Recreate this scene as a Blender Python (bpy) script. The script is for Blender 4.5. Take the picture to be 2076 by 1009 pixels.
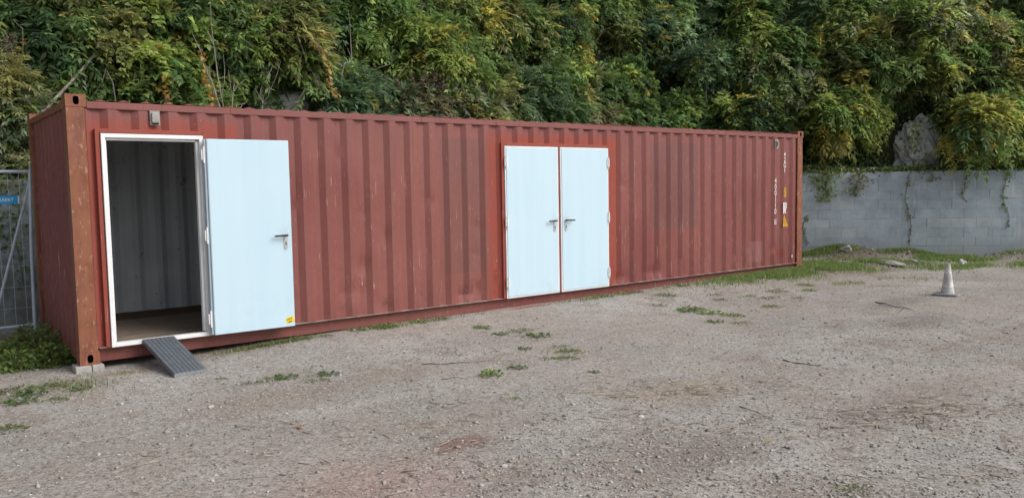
import bpy, bmesh, math, random
import numpy as np
from mathutils import Matrix, Vector
for o in list(bpy.data.objects): bpy.data.objects.remove(o)
scene = bpy.context.scene
col = scene.collection
R = math.radians
rng = np.random.default_rng(7)
random.seed(7)

# ------------------------------------------------------------------ camera
cd = bpy.data.cameras.new('camera'); cam = bpy.data.objects.new('camera', cd); col.objects.link(cam)
cd.sensor_width = 36.0; cd.lens = 36 * 1641.118 / 2076; cd.clip_start = 0.1; cd.clip_end = 500
right = Vector((0.788401, -0.614903, -0.017838)); up = Vector((0.0595, 0.047364, 0.997104)); fwd = Vector((0.612277, 0.787179, -0.073929))
m = Matrix((right, up, -fwd)).transposed().to_4x4(); m.translation = Vector((-1.4238, -8.6183, 1.6241))
cam.matrix_world = m
scene.camera = cam
# ------------------------------------------------------------------ world, sun, exposure
SUN = Vector((0.52, -0.78, 0.80)).normalized()
w = bpy.data.worlds.new('World'); scene.world = w; w.use_nodes = True
nt = w.node_tree; bg = nt.nodes['Background']
sky = nt.nodes.new('ShaderNodeTexSky'); sky.sky_type = 'NISHITA'; sky.sun_disc = False
sky.sun_elevation = math.asin(SUN.z); sky.sun_rotation = math.atan2(SUN.x, SUN.y)
sky.dust_density = 4.0; sky.air_density = 1.0; sky.ozone_density = 1.0
hs = nt.nodes.new('ShaderNodeHueSaturation'); hs.inputs['Saturation'].default_value = 0.42
nt.links.new(sky.outputs[0], hs.inputs['Color']); nt.links.new(hs.outputs[0], bg.inputs['Color'])
bg.inputs['Strength'].default_value = 0.12
sd = bpy.data.lights.new('sun', 'SUN'); so = bpy.data.objects.new('sun', sd); col.objects.link(so)
sd.energy = 1.45; sd.angle = R(40); sd.color = (1.0, 0.96, 0.91)
so.rotation_euler = (-SUN).to_track_quat('-Z', 'Y').to_euler(); so.location = (0, -6, 12)
vs = scene.view_settings
vs.view_transform = 'Standard'; vs.look = 'None'; vs.gamma = 1.0; vs.use_curve_mapping = False; vs.exposure = 0.40

# ------------------------------------------------------------------ helpers
def link(o, parent=None):
    col.objects.link(o)
    if parent: o.parent = parent
    return o
def tag(o, label=None, cat=None, group=None, kind=None):
    if label: o['label'] = label
    if cat: o['category'] = cat
    if group: o['group'] = group
    if kind: o['kind'] = kind
    return o
def empty(name, loc=(0, 0, 0), rz=0):
    o = bpy.data.objects.new(name, None); o.location = loc; o.rotation_euler = (0, 0, rz); o.empty_display_size = .1
    return link(o)
def obj(name, me, mat=None, parent=None, loc=None):
    o = bpy.data.objects.new(name, me)
    if mat is not None and not me.materials:
        for q in (mat if isinstance(mat, (list, tuple)) else [mat]): me.materials.append(q)
    if loc: o.location = loc
    return link(o, parent)
def copy_tree(o, parent=None):
    c = o.copy(); col.objects.link(c); c.parent = parent
    for ch in list(o.children): copy_tree(ch, c)
    return c
class MB:
    def __init__(s): s.v = []; s.f = []; s.m = []
    def add(s, vs, fs, mi=0):
        b = len(s.v); s.v += [tuple(p) for p in vs]
        for f in fs: s.f.append([b + i for i in f]); s.m.append(mi)
        return s
    def box(s, x0, x1, y0, y1, z0, z1, mi=0):
        return s.add([(x0,y0,z0),(x1,y0,z0),(x1,y1,z0),(x0,y1,z0),(x0,y0,z1),(x1,y0,z1),(x1,y1,z1),(x0,y1,z1)],
                     [(0,3,2,1),(4,5,6,7),(0,1,5,4),(1,2,6,5),(2,3,7,6),(3,0,4,7)], mi)
    def tube(s, pts, rad, n=8, mi=0, cap=True):
        pts = [Vector(p) for p in pts]; k = len(pts)
        rad = rad if isinstance(rad, (list, tuple)) else [rad] * k
        V = []
        u0 = None
        for i, p in enumerate(pts):
            d = (pts[min(i+1, k-1)] - pts[max(i-1, 0)])
            d = d.normalized() if d.length > 1e-9 else Vector((0,0,1))
            if u0 is None: u0 = d.orthogonal().normalized()
            u = (u0 - d * u0.dot(d)); u = u.normalized() if u.length > 1e-6 else d.orthogonal().normalized(); u0 = u
            v = d.cross(u)
            for j in range(n):
                a = 2*math.pi*j/n; V.append(p + (u*math.cos(a) + v*math.sin(a))*rad[i])
        F = []
        for i in range(k-1):
            for j in range(n):
                a = i*n+j; b = i*n+(j+1) % n; F.append((a, b, b+n, a+n))
        if cap: F += [tuple(reversed(range(n))), tuple(range((k-1)*n, k*n))]
        return s.add(V, F, mi)
    def prism(s, poly, y0, y1, mi=0):           # poly in (x,z), extruded in y
        n = len(poly)
        V = [(x, y0, z) for x, z in poly] + [(x, y1, z) for x, z in poly]
        F = [tuple(range(n)), tuple(reversed(range(n, 2*n)))] + [(i, i+n, (i+1) % n + n, (i+1) % n) for i in range(n)]
        return s.add(V, F, mi)
    def mesh(s, name, bevel=0, smooth=False, segs=1):
        me = bpy.data.meshes.new(name); me.from_pydata(s.v, [], s.f)
        me.polygons.foreach_set('material_index', s.m)
        bm = bmesh.new(); bm.from_mesh(me)
        bmesh.ops.recalc_face_normals(bm, faces=bm.faces)
        if bevel: bmesh.ops.bevel(bm, geom=bm.edges[:], offset=bevel, segments=segs, affect='EDGES', profile=.5)
        bm.to_mesh(me); bm.free()
        if smooth:
            me.polygons.foreach_set('use_smooth', [True]*len(me.polygons)); me.set_sharp_from_angle(angle=R(35))
        me.update(); return me
    def build(s, name, mat, parent=None, bevel=0, smooth=False, loc=None, segs=1):
        return obj(name, s.mesh(name, bevel, smooth, segs), mat, parent, loc)
def np_mesh(name, V, F, colr=None, smooth=False):
    """V (n,3), F (m,k) all faces same size, colr (m,3) per face"""
    me = bpy.data.meshes.new(name); V = np.ascontiguousarray(V, dtype=np.float32); F = np.ascontiguousarray(F, dtype=np.int32)
    k = F.shape[1]
    me.vertices.add(len(V)); me.vertices.foreach_set('co', V.ravel())
    me.loops.add(F.size); me.loops.foreach_set('vertex_index', F.ravel())
    me.polygons.add(len(F)); me.polygons.foreach_set('loop_start', np.arange(0, F.size, k, dtype=np.int32))
    if smooth: me.polygons.foreach_set('use_smooth', np.ones(len(F), dtype=bool))
    me.update(calc_edges=True)
    if colr is not None:
        a = me.attributes.new('tint', 'FLOAT_COLOR', 'FACE')
        c = np.ones((len(F), 4), dtype=np.float32); c[:, :3] = np.clip(colr, 0.002, .9); a.data.foreach_set('color', c.ravel())
    return me
def unit(a): return a / np.maximum(np.linalg.norm(a, axis=-1, keepdims=True), 1e-9)

def walk(a, b, k=7, wob=.05, sag=0):
    a, b = np.array(a, float), np.array(b, float); out = []
    for i in range(k):
        f = i/(k-1); out.append(tuple(a + (b-a)*f + (rng.normal(0, wob, 3) if 0 < i < k-1 else 0) + np.array([0, 0, sag*4*f*(1-f)])))
    return out
# ------------------------------------------------------------------ node helper
class NM:
    def __init__(s, name, rough=.6, spec=.3):
        s.mat = bpy.data.materials.new(name); s.mat.use_nodes = True; s.t = s.mat.node_tree
        s.b = s.t.nodes['Principled BSDF']; s.b.inputs['Roughness'].default_value = rough
        s.b.inputs['Specular IOR Level'].default_value = spec
        s._co = None
    def n(s, ty): return s.t.nodes.new(ty)
    def put(s, sock, v):
        if hasattr(v, 'links') or hasattr(v, 'is_linked'): s.t.links.new(v, sock)
        elif isinstance(v, (tuple, list)): sock.default_value = (*v, 1.0) if len(sock.default_value) == 4 and len(v) == 3 else v
        else: sock.default_value = v
    @property
    def co(s):
        if s._co is None: s._co = s.n('ShaderNodeTexCoord').outputs['Object']
        return s._co
    def xyz(s, v=None):
        q = s.n('ShaderNodeSeparateXYZ'); s.put(q.inputs[0], v or s.co); return q.outputs
    def scale(s, sc, v=None, off=(0,0,0)):
        q = s.n('ShaderNodeMapping'); s.put(q.inputs['Vector'], v or s.co); q.inputs['Scale'].default_value = sc; q.inputs['Location'].default_value = off
        return q.outputs[0]
    def noise(s, sc, det=4, rough=.55, v=None, colr=False, dist=0):
        q = s.n('ShaderNodeTexNoise'); s.put(q.inputs['Vector'], v or s.co)
        q.inputs['Scale'].default_value = sc; q.inputs['Detail'].default_value = det; q.inputs['Roughness'].default_value = rough; q.inputs['Distortion'].default_value = dist
        return q.outputs['Color' if colr else 'Fac']
    def voro(s, sc, out='Color', v=None, feat='F1', rnd=1):
        q = s.n('ShaderNodeTexVoronoi'); q.feature = feat; s.put(q.inputs['Vector'], v or s.co); q.inputs['Scale'].default_value = sc
        q.inputs['Randomness'].default_value = rnd
        return q.outputs[out]
    def math(s, op, a, b=0.0, c=None, clamp=False):
        q = s.n('ShaderNodeMath'); q.operation = op; q.use_clamp = clamp; s.put(q.inputs[0], a); s.put(q.inputs[1], b)
        if c is not None: s.put(q.inputs[2], c)
        return q.outputs[0]
    def mr(s, v, a, b, c=0.0, d=1.0, smooth=True):
        q = s.n('ShaderNodeMapRange'); q.interpolation_type = 'SMOOTHSTEP' if smooth else 'LINEAR'
        for i, x in enumerate((v, a, b, c, d)): s.put(q.inputs[i], x)
        return q.outputs[0]
    def mix(s, f, a, b, mode='MIX'):
        q = s.n('ShaderNodeMix'); q.data_type = 'RGBA'; q.blend_type = mode
        s.put(q.inputs['Factor'], f); s.put(q.inputs[6], a); s.put(q.inputs[7], b); return q.outputs[2]
    def ramp(s, f, stops):
        q = s.n('ShaderNodeValToRGB'); s.put(q.inputs[0], f); e = q.color_ramp.elements
        while len(e) < len(stops): e.new(.5)
        for i, (p, c) in enumerate(stops): e[i].position = p; e[i].color = (*c, 1)
        return q.outputs[0]
    def bump(s, h, st=.3, dist=.01, prev=None):
        q = s.n('ShaderNodeBump'); q.inputs['Strength'].default_value = st; q.inputs['Distance'].default_value = dist
        s.put(q.inputs['Height'], h)
        if prev is not None: s.put(q.inputs['Normal'], prev)
        return q.outputs[0]
    def attr(s, name):
        q = s.n('ShaderNodeAttribute'); q.attribute_name = name; return q.outputs['Color']
    def orand(s): return s.n('ShaderNodeObjectInfo').outputs['Random']
    def island(s): return s.n('ShaderNodeNewGeometry').outputs['Random Per Island']
    def val(s, c, f):                      # multiply colour by a value socket
        q = s.n('ShaderNodeHueSaturation'); s.put(q.inputs['Color'], c); s.put(q.inputs['Value'], f); return q.outputs[0]
    def done(s, c=None, rough=None, normal=None, metal=None):
        if c is not None: s.put(s.b.inputs['Base Color'], c)
        if rough is not None: s.put(s.b.inputs['Roughness'], rough)
        if normal is not None: s.put(s.b.inputs['Normal'], normal)
        if metal is not None: s.put(s.b.inputs['Metallic'], metal)
        return s.mat
    def rect(s, x, z, x0, x1, z0, z1, soft=.02):
        f = s.math('MULTIPLY', s.mr(x, x0-soft, x0+soft), s.mr(x, x1+soft, x1-soft))
        g = s.math('MULTIPLY', s.mr(z, z0-soft, z0+soft), s.mr(z, z1+soft, z1-soft))
        return s.math('MULTIPLY', f, g)

# ------------------------------------------------------------------ materials
def mat_container(name='container_red_paint', rusty=0.0):
    k = NM(name, .55, .3)
    co = k.xyz(); X, Y, Z = co[0], co[1], co[2]
    wob = k.noise(5, 3)
    Xw = k.math('ADD', X, k.mr(wob, 0, 1, -.05, .05, False)); Zw = k.math('ADD', Z, k.mr(k.noise(6, 3, v=k.scale((1,1,1), off=(3,5,1))), 0, 1, -.06, .06, False))
    big = k.noise(.9, 5, .6); fine = k.noise(14, 6, .65)
    c = k.mix(k.mr(big, .3, .7), (.182, .053, .048), (.224, .075, .068))
    c = k.mix(k.mr(fine, .35, .75, 0, .5), c, (.150, .047, .042))
    # vertical weather streaks
    st = k.noise(1, 4, .6, v=k.scale((16, 16, .35)))
    c = k.mix(k.mr(st, .5, .75, 0, .45), c, (.235, .092, .082))
    c = k.mix(k.mr(k.noise(.55, 3, .5, v=k.scale((1, 1, .7), off=(5, 1, 2))), .42, .66, 0, .4), c, (.245, .098, .080))
    c = k.mix(k.mr(k.noise(1.1, 4, .6, v=k.scale((1, 1, .5), off=(1, 7, 4))), .55, .72, 0, .45), c, (.135, .046, .043))
    # chalky lighter band at the top
    c = k.mix(k.mr(Z, 1.5, 2.5, 0, .35), c, (.24, .102, .096))
    # dull overpainted rectangles (old lettering painted out)
    p1 = k.rect(X, Z, 8.05, 9.20, .95, 2.30, .006); p2 = k.rect(X, Z, 4.18, 4.95, .55, 2.28, .006)
    pp = k.math('MAXIMUM', k.math('MULTIPLY', p1, .55), k.math('MULTIPLY', p2, .4))
    c = k.mix(k.math('MULTIPLY', pp, k.mr(k.noise(1.2, 2, v=k.scale((7, 7, .3))), .2, .7, .35, 1)), c, (.135, .072, .068))
    p3 = k.rect(X, Z, 10.60, 10.98, .26, .62, .006); c = k.mix(k.math('MULTIPLY', p3, .45), c, (.29, .14, .135))
    p5 = k.rect(X, Z, 11.33, 11.62, .30, .44, .012); c = k.mix(k.math('MULTIPLY', p5, .6), c, (.19, .03, .024))
    # fresh orange-red primer round the two welded door frames
    q1 = k.rect(Xw, Zw, .17, 1.62, -.2, 2.34, .07); q2 = k.rect(Xw, Zw, 4.90, 7.34, -.2, 2.36, .09)
    q = k.math('MULTIPLY', k.math('MAXIMUM', q1, q2), k.mr(Z, .146, .150))
    c = k.mix(k.math('MULTIPLY', q, k.mr(k.noise(3, 4), .2, .8, .45, .95)), c, (.285, .054, .032))
    # thin pale scratches running down the ribs
    sc = k.noise(1, 3, .7, v=k.scale((95, 95, 2.6))); sg = k.noise(2.2, 2)
    scm = k.math('MULTIPLY', k.mr(sc, .655, .675), k.mr(sg, .47, .55)); scm = k.math('MULTIPLY', scm, k.mr(Z, 2.3, 1.9))
    c = k.mix(k.math('MULTIPLY', scm, .8), c, (.58, .47, .40))
    sc2 = k.noise(1, 2, .8, v=k.scale((40, 40, 14))); c = k.mix(k.math('MULTIPLY', k.math('MULTIPLY', k.mr(sc2, .72, .74), k.mr(sg, .45, .55)), .7), c, (.52, .40, .33))
    # rust runs below the top rail
    rr_ = k.math('MULTIPLY', k.mr(k.noise(1, 3, .7, v=k.scale((24, 24, .12), off=(2, 0, 0))), .60, .72), k.mr(Z, 1.5, 2.46)); c = k.mix(k.math('MULTIPLY', rr_, .5), c, (.13, .052, .034))
    # grime: dark scuffs low down, brown rust flecks
    gr = k.math('MULTIPLY', k.mr(k.noise(7, 5, .7), .55, .72), k.mr(Z, .75, .2)); c = k.mix(k.math('MULTIPLY', gr, .55), c, (.075, .045, .042))
    rs = k.noise(11, 6, .7, v=k.scale((1, 1, .6)))
    c = k.mix(k.mr(rs, .62 - .22*rusty, .74 - .18*rusty, 0, .75), c, (.16, .062, .028))
    if rusty:
        r2 = k.noise(4, 5, .7, v=k.scale((1.6, 1.6, .5)))
        c = k.mix(k.mr(r2, .34, .58, 0, .85), c, (.245, .098, .050))
        c = k.mix(k.mr(k.noise(30, 4, .7, v=k.scale((1, 1, .45))), .58, .66, 0, .75), c, (.40, .235, .165))
        c = k.mix(k.mr(k.noise(22, 5, .7), .6, .7, 0, .8), c, (.09, .042, .028))
    nb = k.bump(fine, .12, .004); nb = k.bump(k.noise(2.4, 2), .12, .02, nb)
    return k.done(c, k.mr(fine, .2, .8, .42, .68), nb)
RED = mat_container(); RUST = mat_container('rusted_red_paint', 1.0)
def mat_simple(name, a, b, sc=8, rough=.5, spec=.3, bump=.1, metal=0, stretch=(1,1,1), gr=1.0):
    k = NM(name, rough, spec); f = k.noise(sc, 5, .6, v=k.scale(stretch))
    g = k.noise(sc*6, 3, .6)
    c = k.mix(k.mr(f, .3, .7), a, b); c = k.val(c, k.mr(g, .2, .8, 1-.12*gr, 1+.1*gr))
    return k.done(c, k.mr(f, .2, .8, rough-.08, rough+.1), k.bump(g, bump, .004), metal)
def mat_door():
    k = NM('pale_blue_door_film', .32, .4)
    st = k.noise(1, 3, .5, v=k.scale((9, 9, .4))); b = k.noise(1.5, 3); z = k.xyz()[2]
    c = k.mix(k.mr(st, .3, .7), (.490, .660, .765), (.515, .682, .780))
    c = k.mix(k.mr(b, .4, .8, 0, .3), c, (.55, .69, .77))
    c = k.mix(k.math('MULTIPLY', k.mr(z, .7, .15), k.mr(k.noise(5, 5, .7), .5, .75, 0, .35)), c, (.40, .44, .46))
    xx = k.xyz()[0]; hm = None
    for hx in (6.02, 6.228, .826):
        dx = k.math('DIVIDE', k.math('SUBTRACT', xx, hx), .11); dz = k.math('DIVIDE', k.math('SUBTRACT', z, 1.13), .17)
        d = k.mr(k.math('ADD', k.math('MULTIPLY', dx, dx), k.math('MULTIPLY', dz, dz)), 1.0, 0, 0, .30); hm = d if hm is None else k.math('MAXIMUM', hm, d)
    c = k.mix(k.math('MULTIPLY', hm, k.mr(k.noise(16, 4, .7), .35, .7)), c, (.30, .33, .35))
    c = k.mix(k.mr(k.noise(38, 3, .7), .73, .76, 0, .3), c, (.3, .33, .36))
    return k.done(c, k.mr(b, .2, .8, .26, .42), k.bump(k.noise(2.2, 2), .08, .01))
DOOR = mat_door()
WHITE = mat_simple('white_frame_paint', (.78, .79, .80), (.72, .73, .74), 4, .4, .4, .0, gr=.15)
EDGE = mat_simple('bluish_grey_door_edge', (.40, .48, .55), (.34, .42, .49), 4, .4, .4, .0, gr=.15)
BLACK = mat_simple('black_plastic', (.015, .016, .018), (.025, .025, .028), 20, .4, .4, .05)
STEEL = mat_simple('brushed_steel', (.55, .57, .58), (.48, .50, .52), 20, .35, .5, .05, .6)
DARK = mat_simple('dark_void', (.008, .008, .008), (.012, .012, .012), 10, .8, .1)
GALV = mat_simple('galvanised_tube', (.40, .47, .55), (.52, .59, .66), 14, .45, .5, .1, .15)
PLYW = mat_simple('worn_plywood', (.17, .135, .105), (.25, .205, .165), 3, .7, .2, .2, 0, (1, 9, 1))
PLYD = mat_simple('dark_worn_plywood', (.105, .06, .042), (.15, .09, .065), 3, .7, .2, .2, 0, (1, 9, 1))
LINING = None
def mat_lining():
    k = NM('pale_grey_interior_paint', .55, .3); z = k.xyz()[2]
    c = k.mix(k.mr(k.noise(2, 5), .3, .7), (.50, .56, .60), (.60, .65, .67))
    c = k.mix(k.mr(k.noise(9, 6, .7), .6, .72, 0, .8), c, (.12, .13, .13))
    c = k.mix(k.mr(k.noise(1, 4, .6, v=k.scale((14, 14, .5))), .58, .75, 0, .5), c, (.22, .24, .25))
    return k.done(c, .55)
LINING = mat_lining()
YELLOW = mat_simple('yellow_sticker', (.85, .62, .02), (.75, .55, .03), 30, .4, .3, .02)
AMBER = mat_simple('amber_sticker', (.55, .30, .03), (.45, .24, .03), 30, .5, .3, .02)
STENCIL = mat_simple('white_stencil_paint', (.78, .75, .74), (.60, .55, .54), 25, .6, .3, .05)
INK = mat_simple('dark_print', (.06, .05, .03), (.10, .08, .04), 30, .6, .2)
INKB = mat_simple('faded_print', (.24, .14, .03), (.20, .12, .03), 30, .6, .2)
VENTG = mat_simple('aged_grey_vent_plastic', (.36, .35, .33), (.26, .25, .23), 14, .6, .3)
def mat_ramp():
    k = NM('grey_recycled_plastic', .5, .35); g = k.noise(60, 5, .75); f = k.noise(6, 4)
    c = k.mix(k.mr(g, .35, .65), (.060, .072, .088), (.15, .17, .19)); c = k.mix(k.mr(f, .5, .8, 0, .5), c, (.19, .20, .21))
    return k.done(c, .5, k.bump(g, .2, .004))
RAMP = mat_ramp()
def mat_block():
    k = NM('grey_concrete_block', .85, .2); r = k.orand(); pos = k.n('ShaderNodeNewGeometry').outputs['Position']
    c = k.mix(r, (.325, .382, .428), (.357, .413, .458))
    c = k.mix(k.mr(r, .88, .92, 0, .35), c, (.40, .42, .425))
    f = k.noise(2.2, 5, .65, v=pos); c = k.val(c, k.mr(f, .25, .75, .78, 1.18))
    g = k.noise(90, 4, .7, v=pos); c = k.val(c, k.mr(g, .25, .75, .86, 1.12))
    st = k.noise(1, 3, .7, v=k.scale((9, 9, .55), pos)); st2 = k.noise(1.3, 3, v=pos)
    c = k.mix(k.math('MULTIPLY', k.mr(st, .60, .70), k.mr(st2, .44, .60, 0, .6)), c, (.55, .57, .58))
    st3 = k.noise(1, 3, .7, v=k.scale((7, 7, .4), pos, (4, 2, 7))); c = k.mix(k.mr(st3, .60, .75, 0, .45), c, (.13, .155, .165))
    z = k.xyz(pos)[2]; c = k.mix(k.math('MULTIPLY', k.mr(z, .5, .0), k.mr(f, .35, .65, .2, .7)), c, (.20, .19, .16))
    xl = k.xyz(pos)[0]; c = k.mix(k.math('MULTIPLY', k.mr(xl, 4, 2), k.mr(k.noise(3.5, 5, .7, v=pos), .38, .62, .35, .85)), c, (.115, .12, .105))
    return k.done(c, .88, k.bump(g, .4, .006))
BLOCK = mat_block()
MORTAR = mat_simple('grey_mortar', (.24, .265, .285), (.30, .325, .34), 10, .9, .1, .3)
CONC = mat_simple('pale_concrete', (.30, .295, .285), (.40, .39, .375), 12, .9, .2, .4)
def mat_leaf(name='leaf', rough=.45, trans=.5):
    k = NM(name, rough, .5); c = k.attr('tint'); r = k.island()
    c = k.val(c, k.mr(r, 0, 1, .72, 1.30, False))
    k.done(c)
    tb = k.n('ShaderNodeBsdfTranslucent'); k.put(tb.inputs['Color'], k.val(c, 1.25))
    ms = k.n('ShaderNodeMixShader'); ms.inputs[0].default_value = trans
    k.t.links.new(k.b.outputs[0], ms.inputs[1]); k.t.links.new(tb.outputs[0], ms.inputs[2])
    k.t.links.new(ms.outputs[0], k.t.nodes['Material Output'].inputs['Surface'])
    return k.mat
LEAF = mat_leaf(); 
def mat_tint(name, rough=.85):
    k = NM(name, rough, .2); g = k.noise(70, 3, .7)
    return k.done(k.val(k.attr('tint'), k.mr(g, .25, .75, .85, 1.15)), rough)
STONE = mat_tint('gravel_stone'); STRAW = mat_tint('dry_straw', .8)
BARK = mat_simple('grey_brown_bark', (.075, .055, .04), (.13, .105, .085), 20, .9, .1, .4)
TWIG = mat_simple('dry_grey_twig', (.24, .215, .19), (.33, .30, .27), 20, .85, .1, .2)
DTWIG = mat_simple('dark_dry_twig', (.12, .10, .085), (.19, .16, .135), 20, .85, .1, .2)
PALEW = mat_simple('pale_dry_wood', (.42, .34, .26), (.34, .27, .20), 20, .8, .1, .2)
def mat_rock():
    k = NM('pale_limestone', .9, .2); a = k.noise(2.2, 8, .7); b = k.noise(3.2, 6, .75, dist=1.5)
    c = k.mix(k.mr(a, .3, .7), (.40, .395, .39), (.72, .715, .71)); c = k.mix(k.mr(b, .50, .40, 0, .75), c, (.17, .165, .155))
    c = k.mix(k.mr(k.noise(5, 6, .7), .56, .7, 0, .7), c, (.13, .125, .09))
    return k.done(c, .9, k.bump(a, .6, .08))
ROCK = mat_rock()
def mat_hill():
    k = NM('dark_hillside_soil', .95, .1); a = k.noise(1.5, 6, .7)
    c = k.mix(k.mr(a, .35, .65), (.04, .038, .025), (.075, .08, .042))  # naturally dark soil, mottled by noise
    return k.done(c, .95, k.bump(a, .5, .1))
HILL = mat_hill()
def mat_ground():
    k = NM('gravel_and_dirt', .92, .15); X, Y, Z = k.xyz()
    big = k.noise(.45, 6, .62); med = k.noise(1.7, 6, .65, dist=.4); fine = k.noise(28, 5, .7)
    c = k.mix(k.mr(big, .35, .65), (.278, .266, .250), (.366, .354, .338))
    c = k.mix(k.mr(med, .48, .66, 0, .8), c, (.245, .212, .188))
    c = k.mix(k.mr(k.noise(.8, 5, .6, v=k.scale((1,1,1), off=(9,4,0))), .52, .72, 0, .7), c, (.285, .240, .202))
    la = k.n('ShaderNodeAttribute'); la.attribute_name = 'loose'; c = k.mix(k.mr(la.outputs['Fac'], .05, -.35, 0, .7), c, (.320, .294, .266)); c = k.mix(k.mr(la.outputs['Fac'], .25, .7, 0, .5), c, (.25, .24, .232))
    # long dusty tyre tracks sweeping across the yard
    tr = k.noise(.9, 4, .6, v=k.scale((.35, 1.5, 1))); c = k.mix(k.mr(tr, .55, .72, 0, .6), c, (.41, .393, .375))
    def blob(x, y, rx, ry, f=.9):
        dx = k.math('DIVIDE', k.math('SUBTRACT', X, x), rx); dy = k.math('DIVIDE', k.math('SUBTRACT', Y, y), ry)
        d = k.math('SQRT', k.math('ADD', k.math('MULTIPLY', dx, dx), k.math('MULTIPLY', dy, dy)))
        d = k.math('ADD', d, k.mr(med, 0, 1, -.45, .45, False)); return k.mr(d, 1.1, .2, 0, f)
    for (x, y, rx, ry, f, cc) in [(.75, -4.6, .9, .75, .45, (.31, .18, .16)), (4.6, -5.7, 1.5, .5, .45, (.175, .14, .115)), (8.3, -4.0, 1.0, .5, .55, (.14, .125, .12)),  # first entry: reddish lens-flare tint put into the ground colour
                                  (9.6, -3.1, 1.6, .35, .5, (.15, .135, .135)), (3.7, -4.3, .8, .4, .6, (.30, .245, .18)), (1.55, -4.2, .35, .16, .7, (.20, .105, .085)),
                                  (5.45, -.12, .55, .10, .8, (.27, .08, .06)), (.34, -.30, .32, .15, .8, (.17, .145, .05)), (-.45, -.55, .8, .5, .6, (.14, .125, .07)),
                                  (13.6, -.6, 3.2, .9, .65, (.155, .125, .085)), (14.8, .6, 1.3, .9, .9, (.12, .092, .066)), (16.6, -1.6, 1.8, 1.0, .5, (.20, .175, .145)), (-.6, 1.6, 1.2, 1.6, .8, (.09, .075, .045)), (2.6, -5.4, .8, .4, .6, (.15, .118, .10)), (.9, -.15, .9, .25, .4, (.17, .145, .115)), (1.0, -2.2, 1.0, .5, .5, (.24, .19, .145))]:
        c = k.mix(blob(x, y, rx, ry, f), c, cc)
    vcol = k.xyz(k.voro(95, 'Color'))[0]; vc2 = k.xyz(k.voro(45, 'Color'))[1]
    c = k.val(c, k.mr(vcol, 0, 1, .68, 1.36, False)); 
    c = k.mix(k.mr(vc2, .90, .93, 0, .55), c, (.48, .46, .44)); c = k.mix(k.mr(vc2, .10, .07, 0, .5), c, (.10, .09, .08))
    c = k.val(c, k.mr(fine, .25, .75, .86, 1.14))
    c = k.mix(1.0, c, (.925, .908, .892), 'MULTIPLY')
    d1 = k.voro(95, 'Distance'); d2 = k.voro(45, 'Distance')
    nb = k.bump(fine, .2, .006); nb = k.bump(k.math('MULTIPLY', d1, -1), .35, .005, nb)
    return k.done(c, .93, nb)
GROUND = mat_ground()

# ------------------------------------------------------------------ ground
def vnoise(x, y, seed=0):
    """cheap smooth value noise from summed sines"""
    r = np.random.default_rng(seed); t = 0
    for i in range(6):
        a = r.uniform(0, 2*np.pi); f = r.uniform(.6, 1.6); t = t + np.sin((x*np.cos(a) + y*np.sin(a))*f + r.uniform(0, 7))
    return t / 6
def sst(t): t = np.clip(t, 0, 1); return t*t*(3-2*t)
MOUNDS = [(14.75, .66, .75, .34, .24), (15.7, -.28, .5, .25, .12), (17.3, -1.95, .9, .42, .17), (14.3, -1.0, .6, .3, .08), (19.0, -3.6, 1.2, .5, .25), (-.6, 2.9, 1.2, .4, .08)]
def gz(x, y):
    x = np.asarray(x, float); y = np.asarray(y, float)
    z = -.062 + .078*sst((x-.2)/3.5)*np.exp(-np.maximum(0, -y)**2/.8) + .03*sst((x-6)/6)
    for (mx, my, ra, rb, h) in MOUNDS:
        u = (x-mx)*.714 - (y-my)*.70; v = (x-mx)*.70 + (y-my)*.714
        if mx < 5: u, v = x-mx, y-my
        z = z + h*np.exp(-(u/ra)**2 - (v/rb)**2)
    z = z + .012*vnoise(x*1.3, y*1.3, 1) + .006*vnoise(x*4, y*4, 2) + .003*vnoise(x*11, y*11, 3)
    return z
def axis(a, b, lo, hi, n, m=26):
    return np.concatenate([lo - (lo-a)*np.linspace(1, 0, m, endpoint=False)**2.5, np.linspace(lo, hi, n), hi + (b-hi)*np.linspace(0, 1, m+1)[1:]**2.5])
gx = axis(-70, 90, -3.5, 20, 340); gy = axis(-80, 60, -9, 4, 220)
GX, GY = np.meshgrid(gx, gy, indexing='ij'); GZ = gz(GX, GY)
nx, ny = GX.shape
idx = np.arange(nx*ny).reshape(nx, ny)
F = np.stack([idx[:-1,:-1], idx[1:,:-1], idx[1:,1:], idx[:-1,1:]], -1).reshape(-1, 4)
g = obj('ground', np_mesh('ground', np.stack([GX, GY, GZ], -1).reshape(-1, 3), F, smooth=True), GROUND); tag(g, kind='structure')
def loose(x, y): return vnoise(x*1.6, y*1.6, 11)*.6 + vnoise(x*.5, y*.5, 12)*.6 + .25*vnoise(x*5, y*5, 13)
at_ = g.data.attributes.new('loose', 'FLOAT', 'POINT'); at_.data.foreach_set('value', loose(GX, GY).ravel().astype(np.float32))
def G(x, y): return float(gz(x, y))

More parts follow.
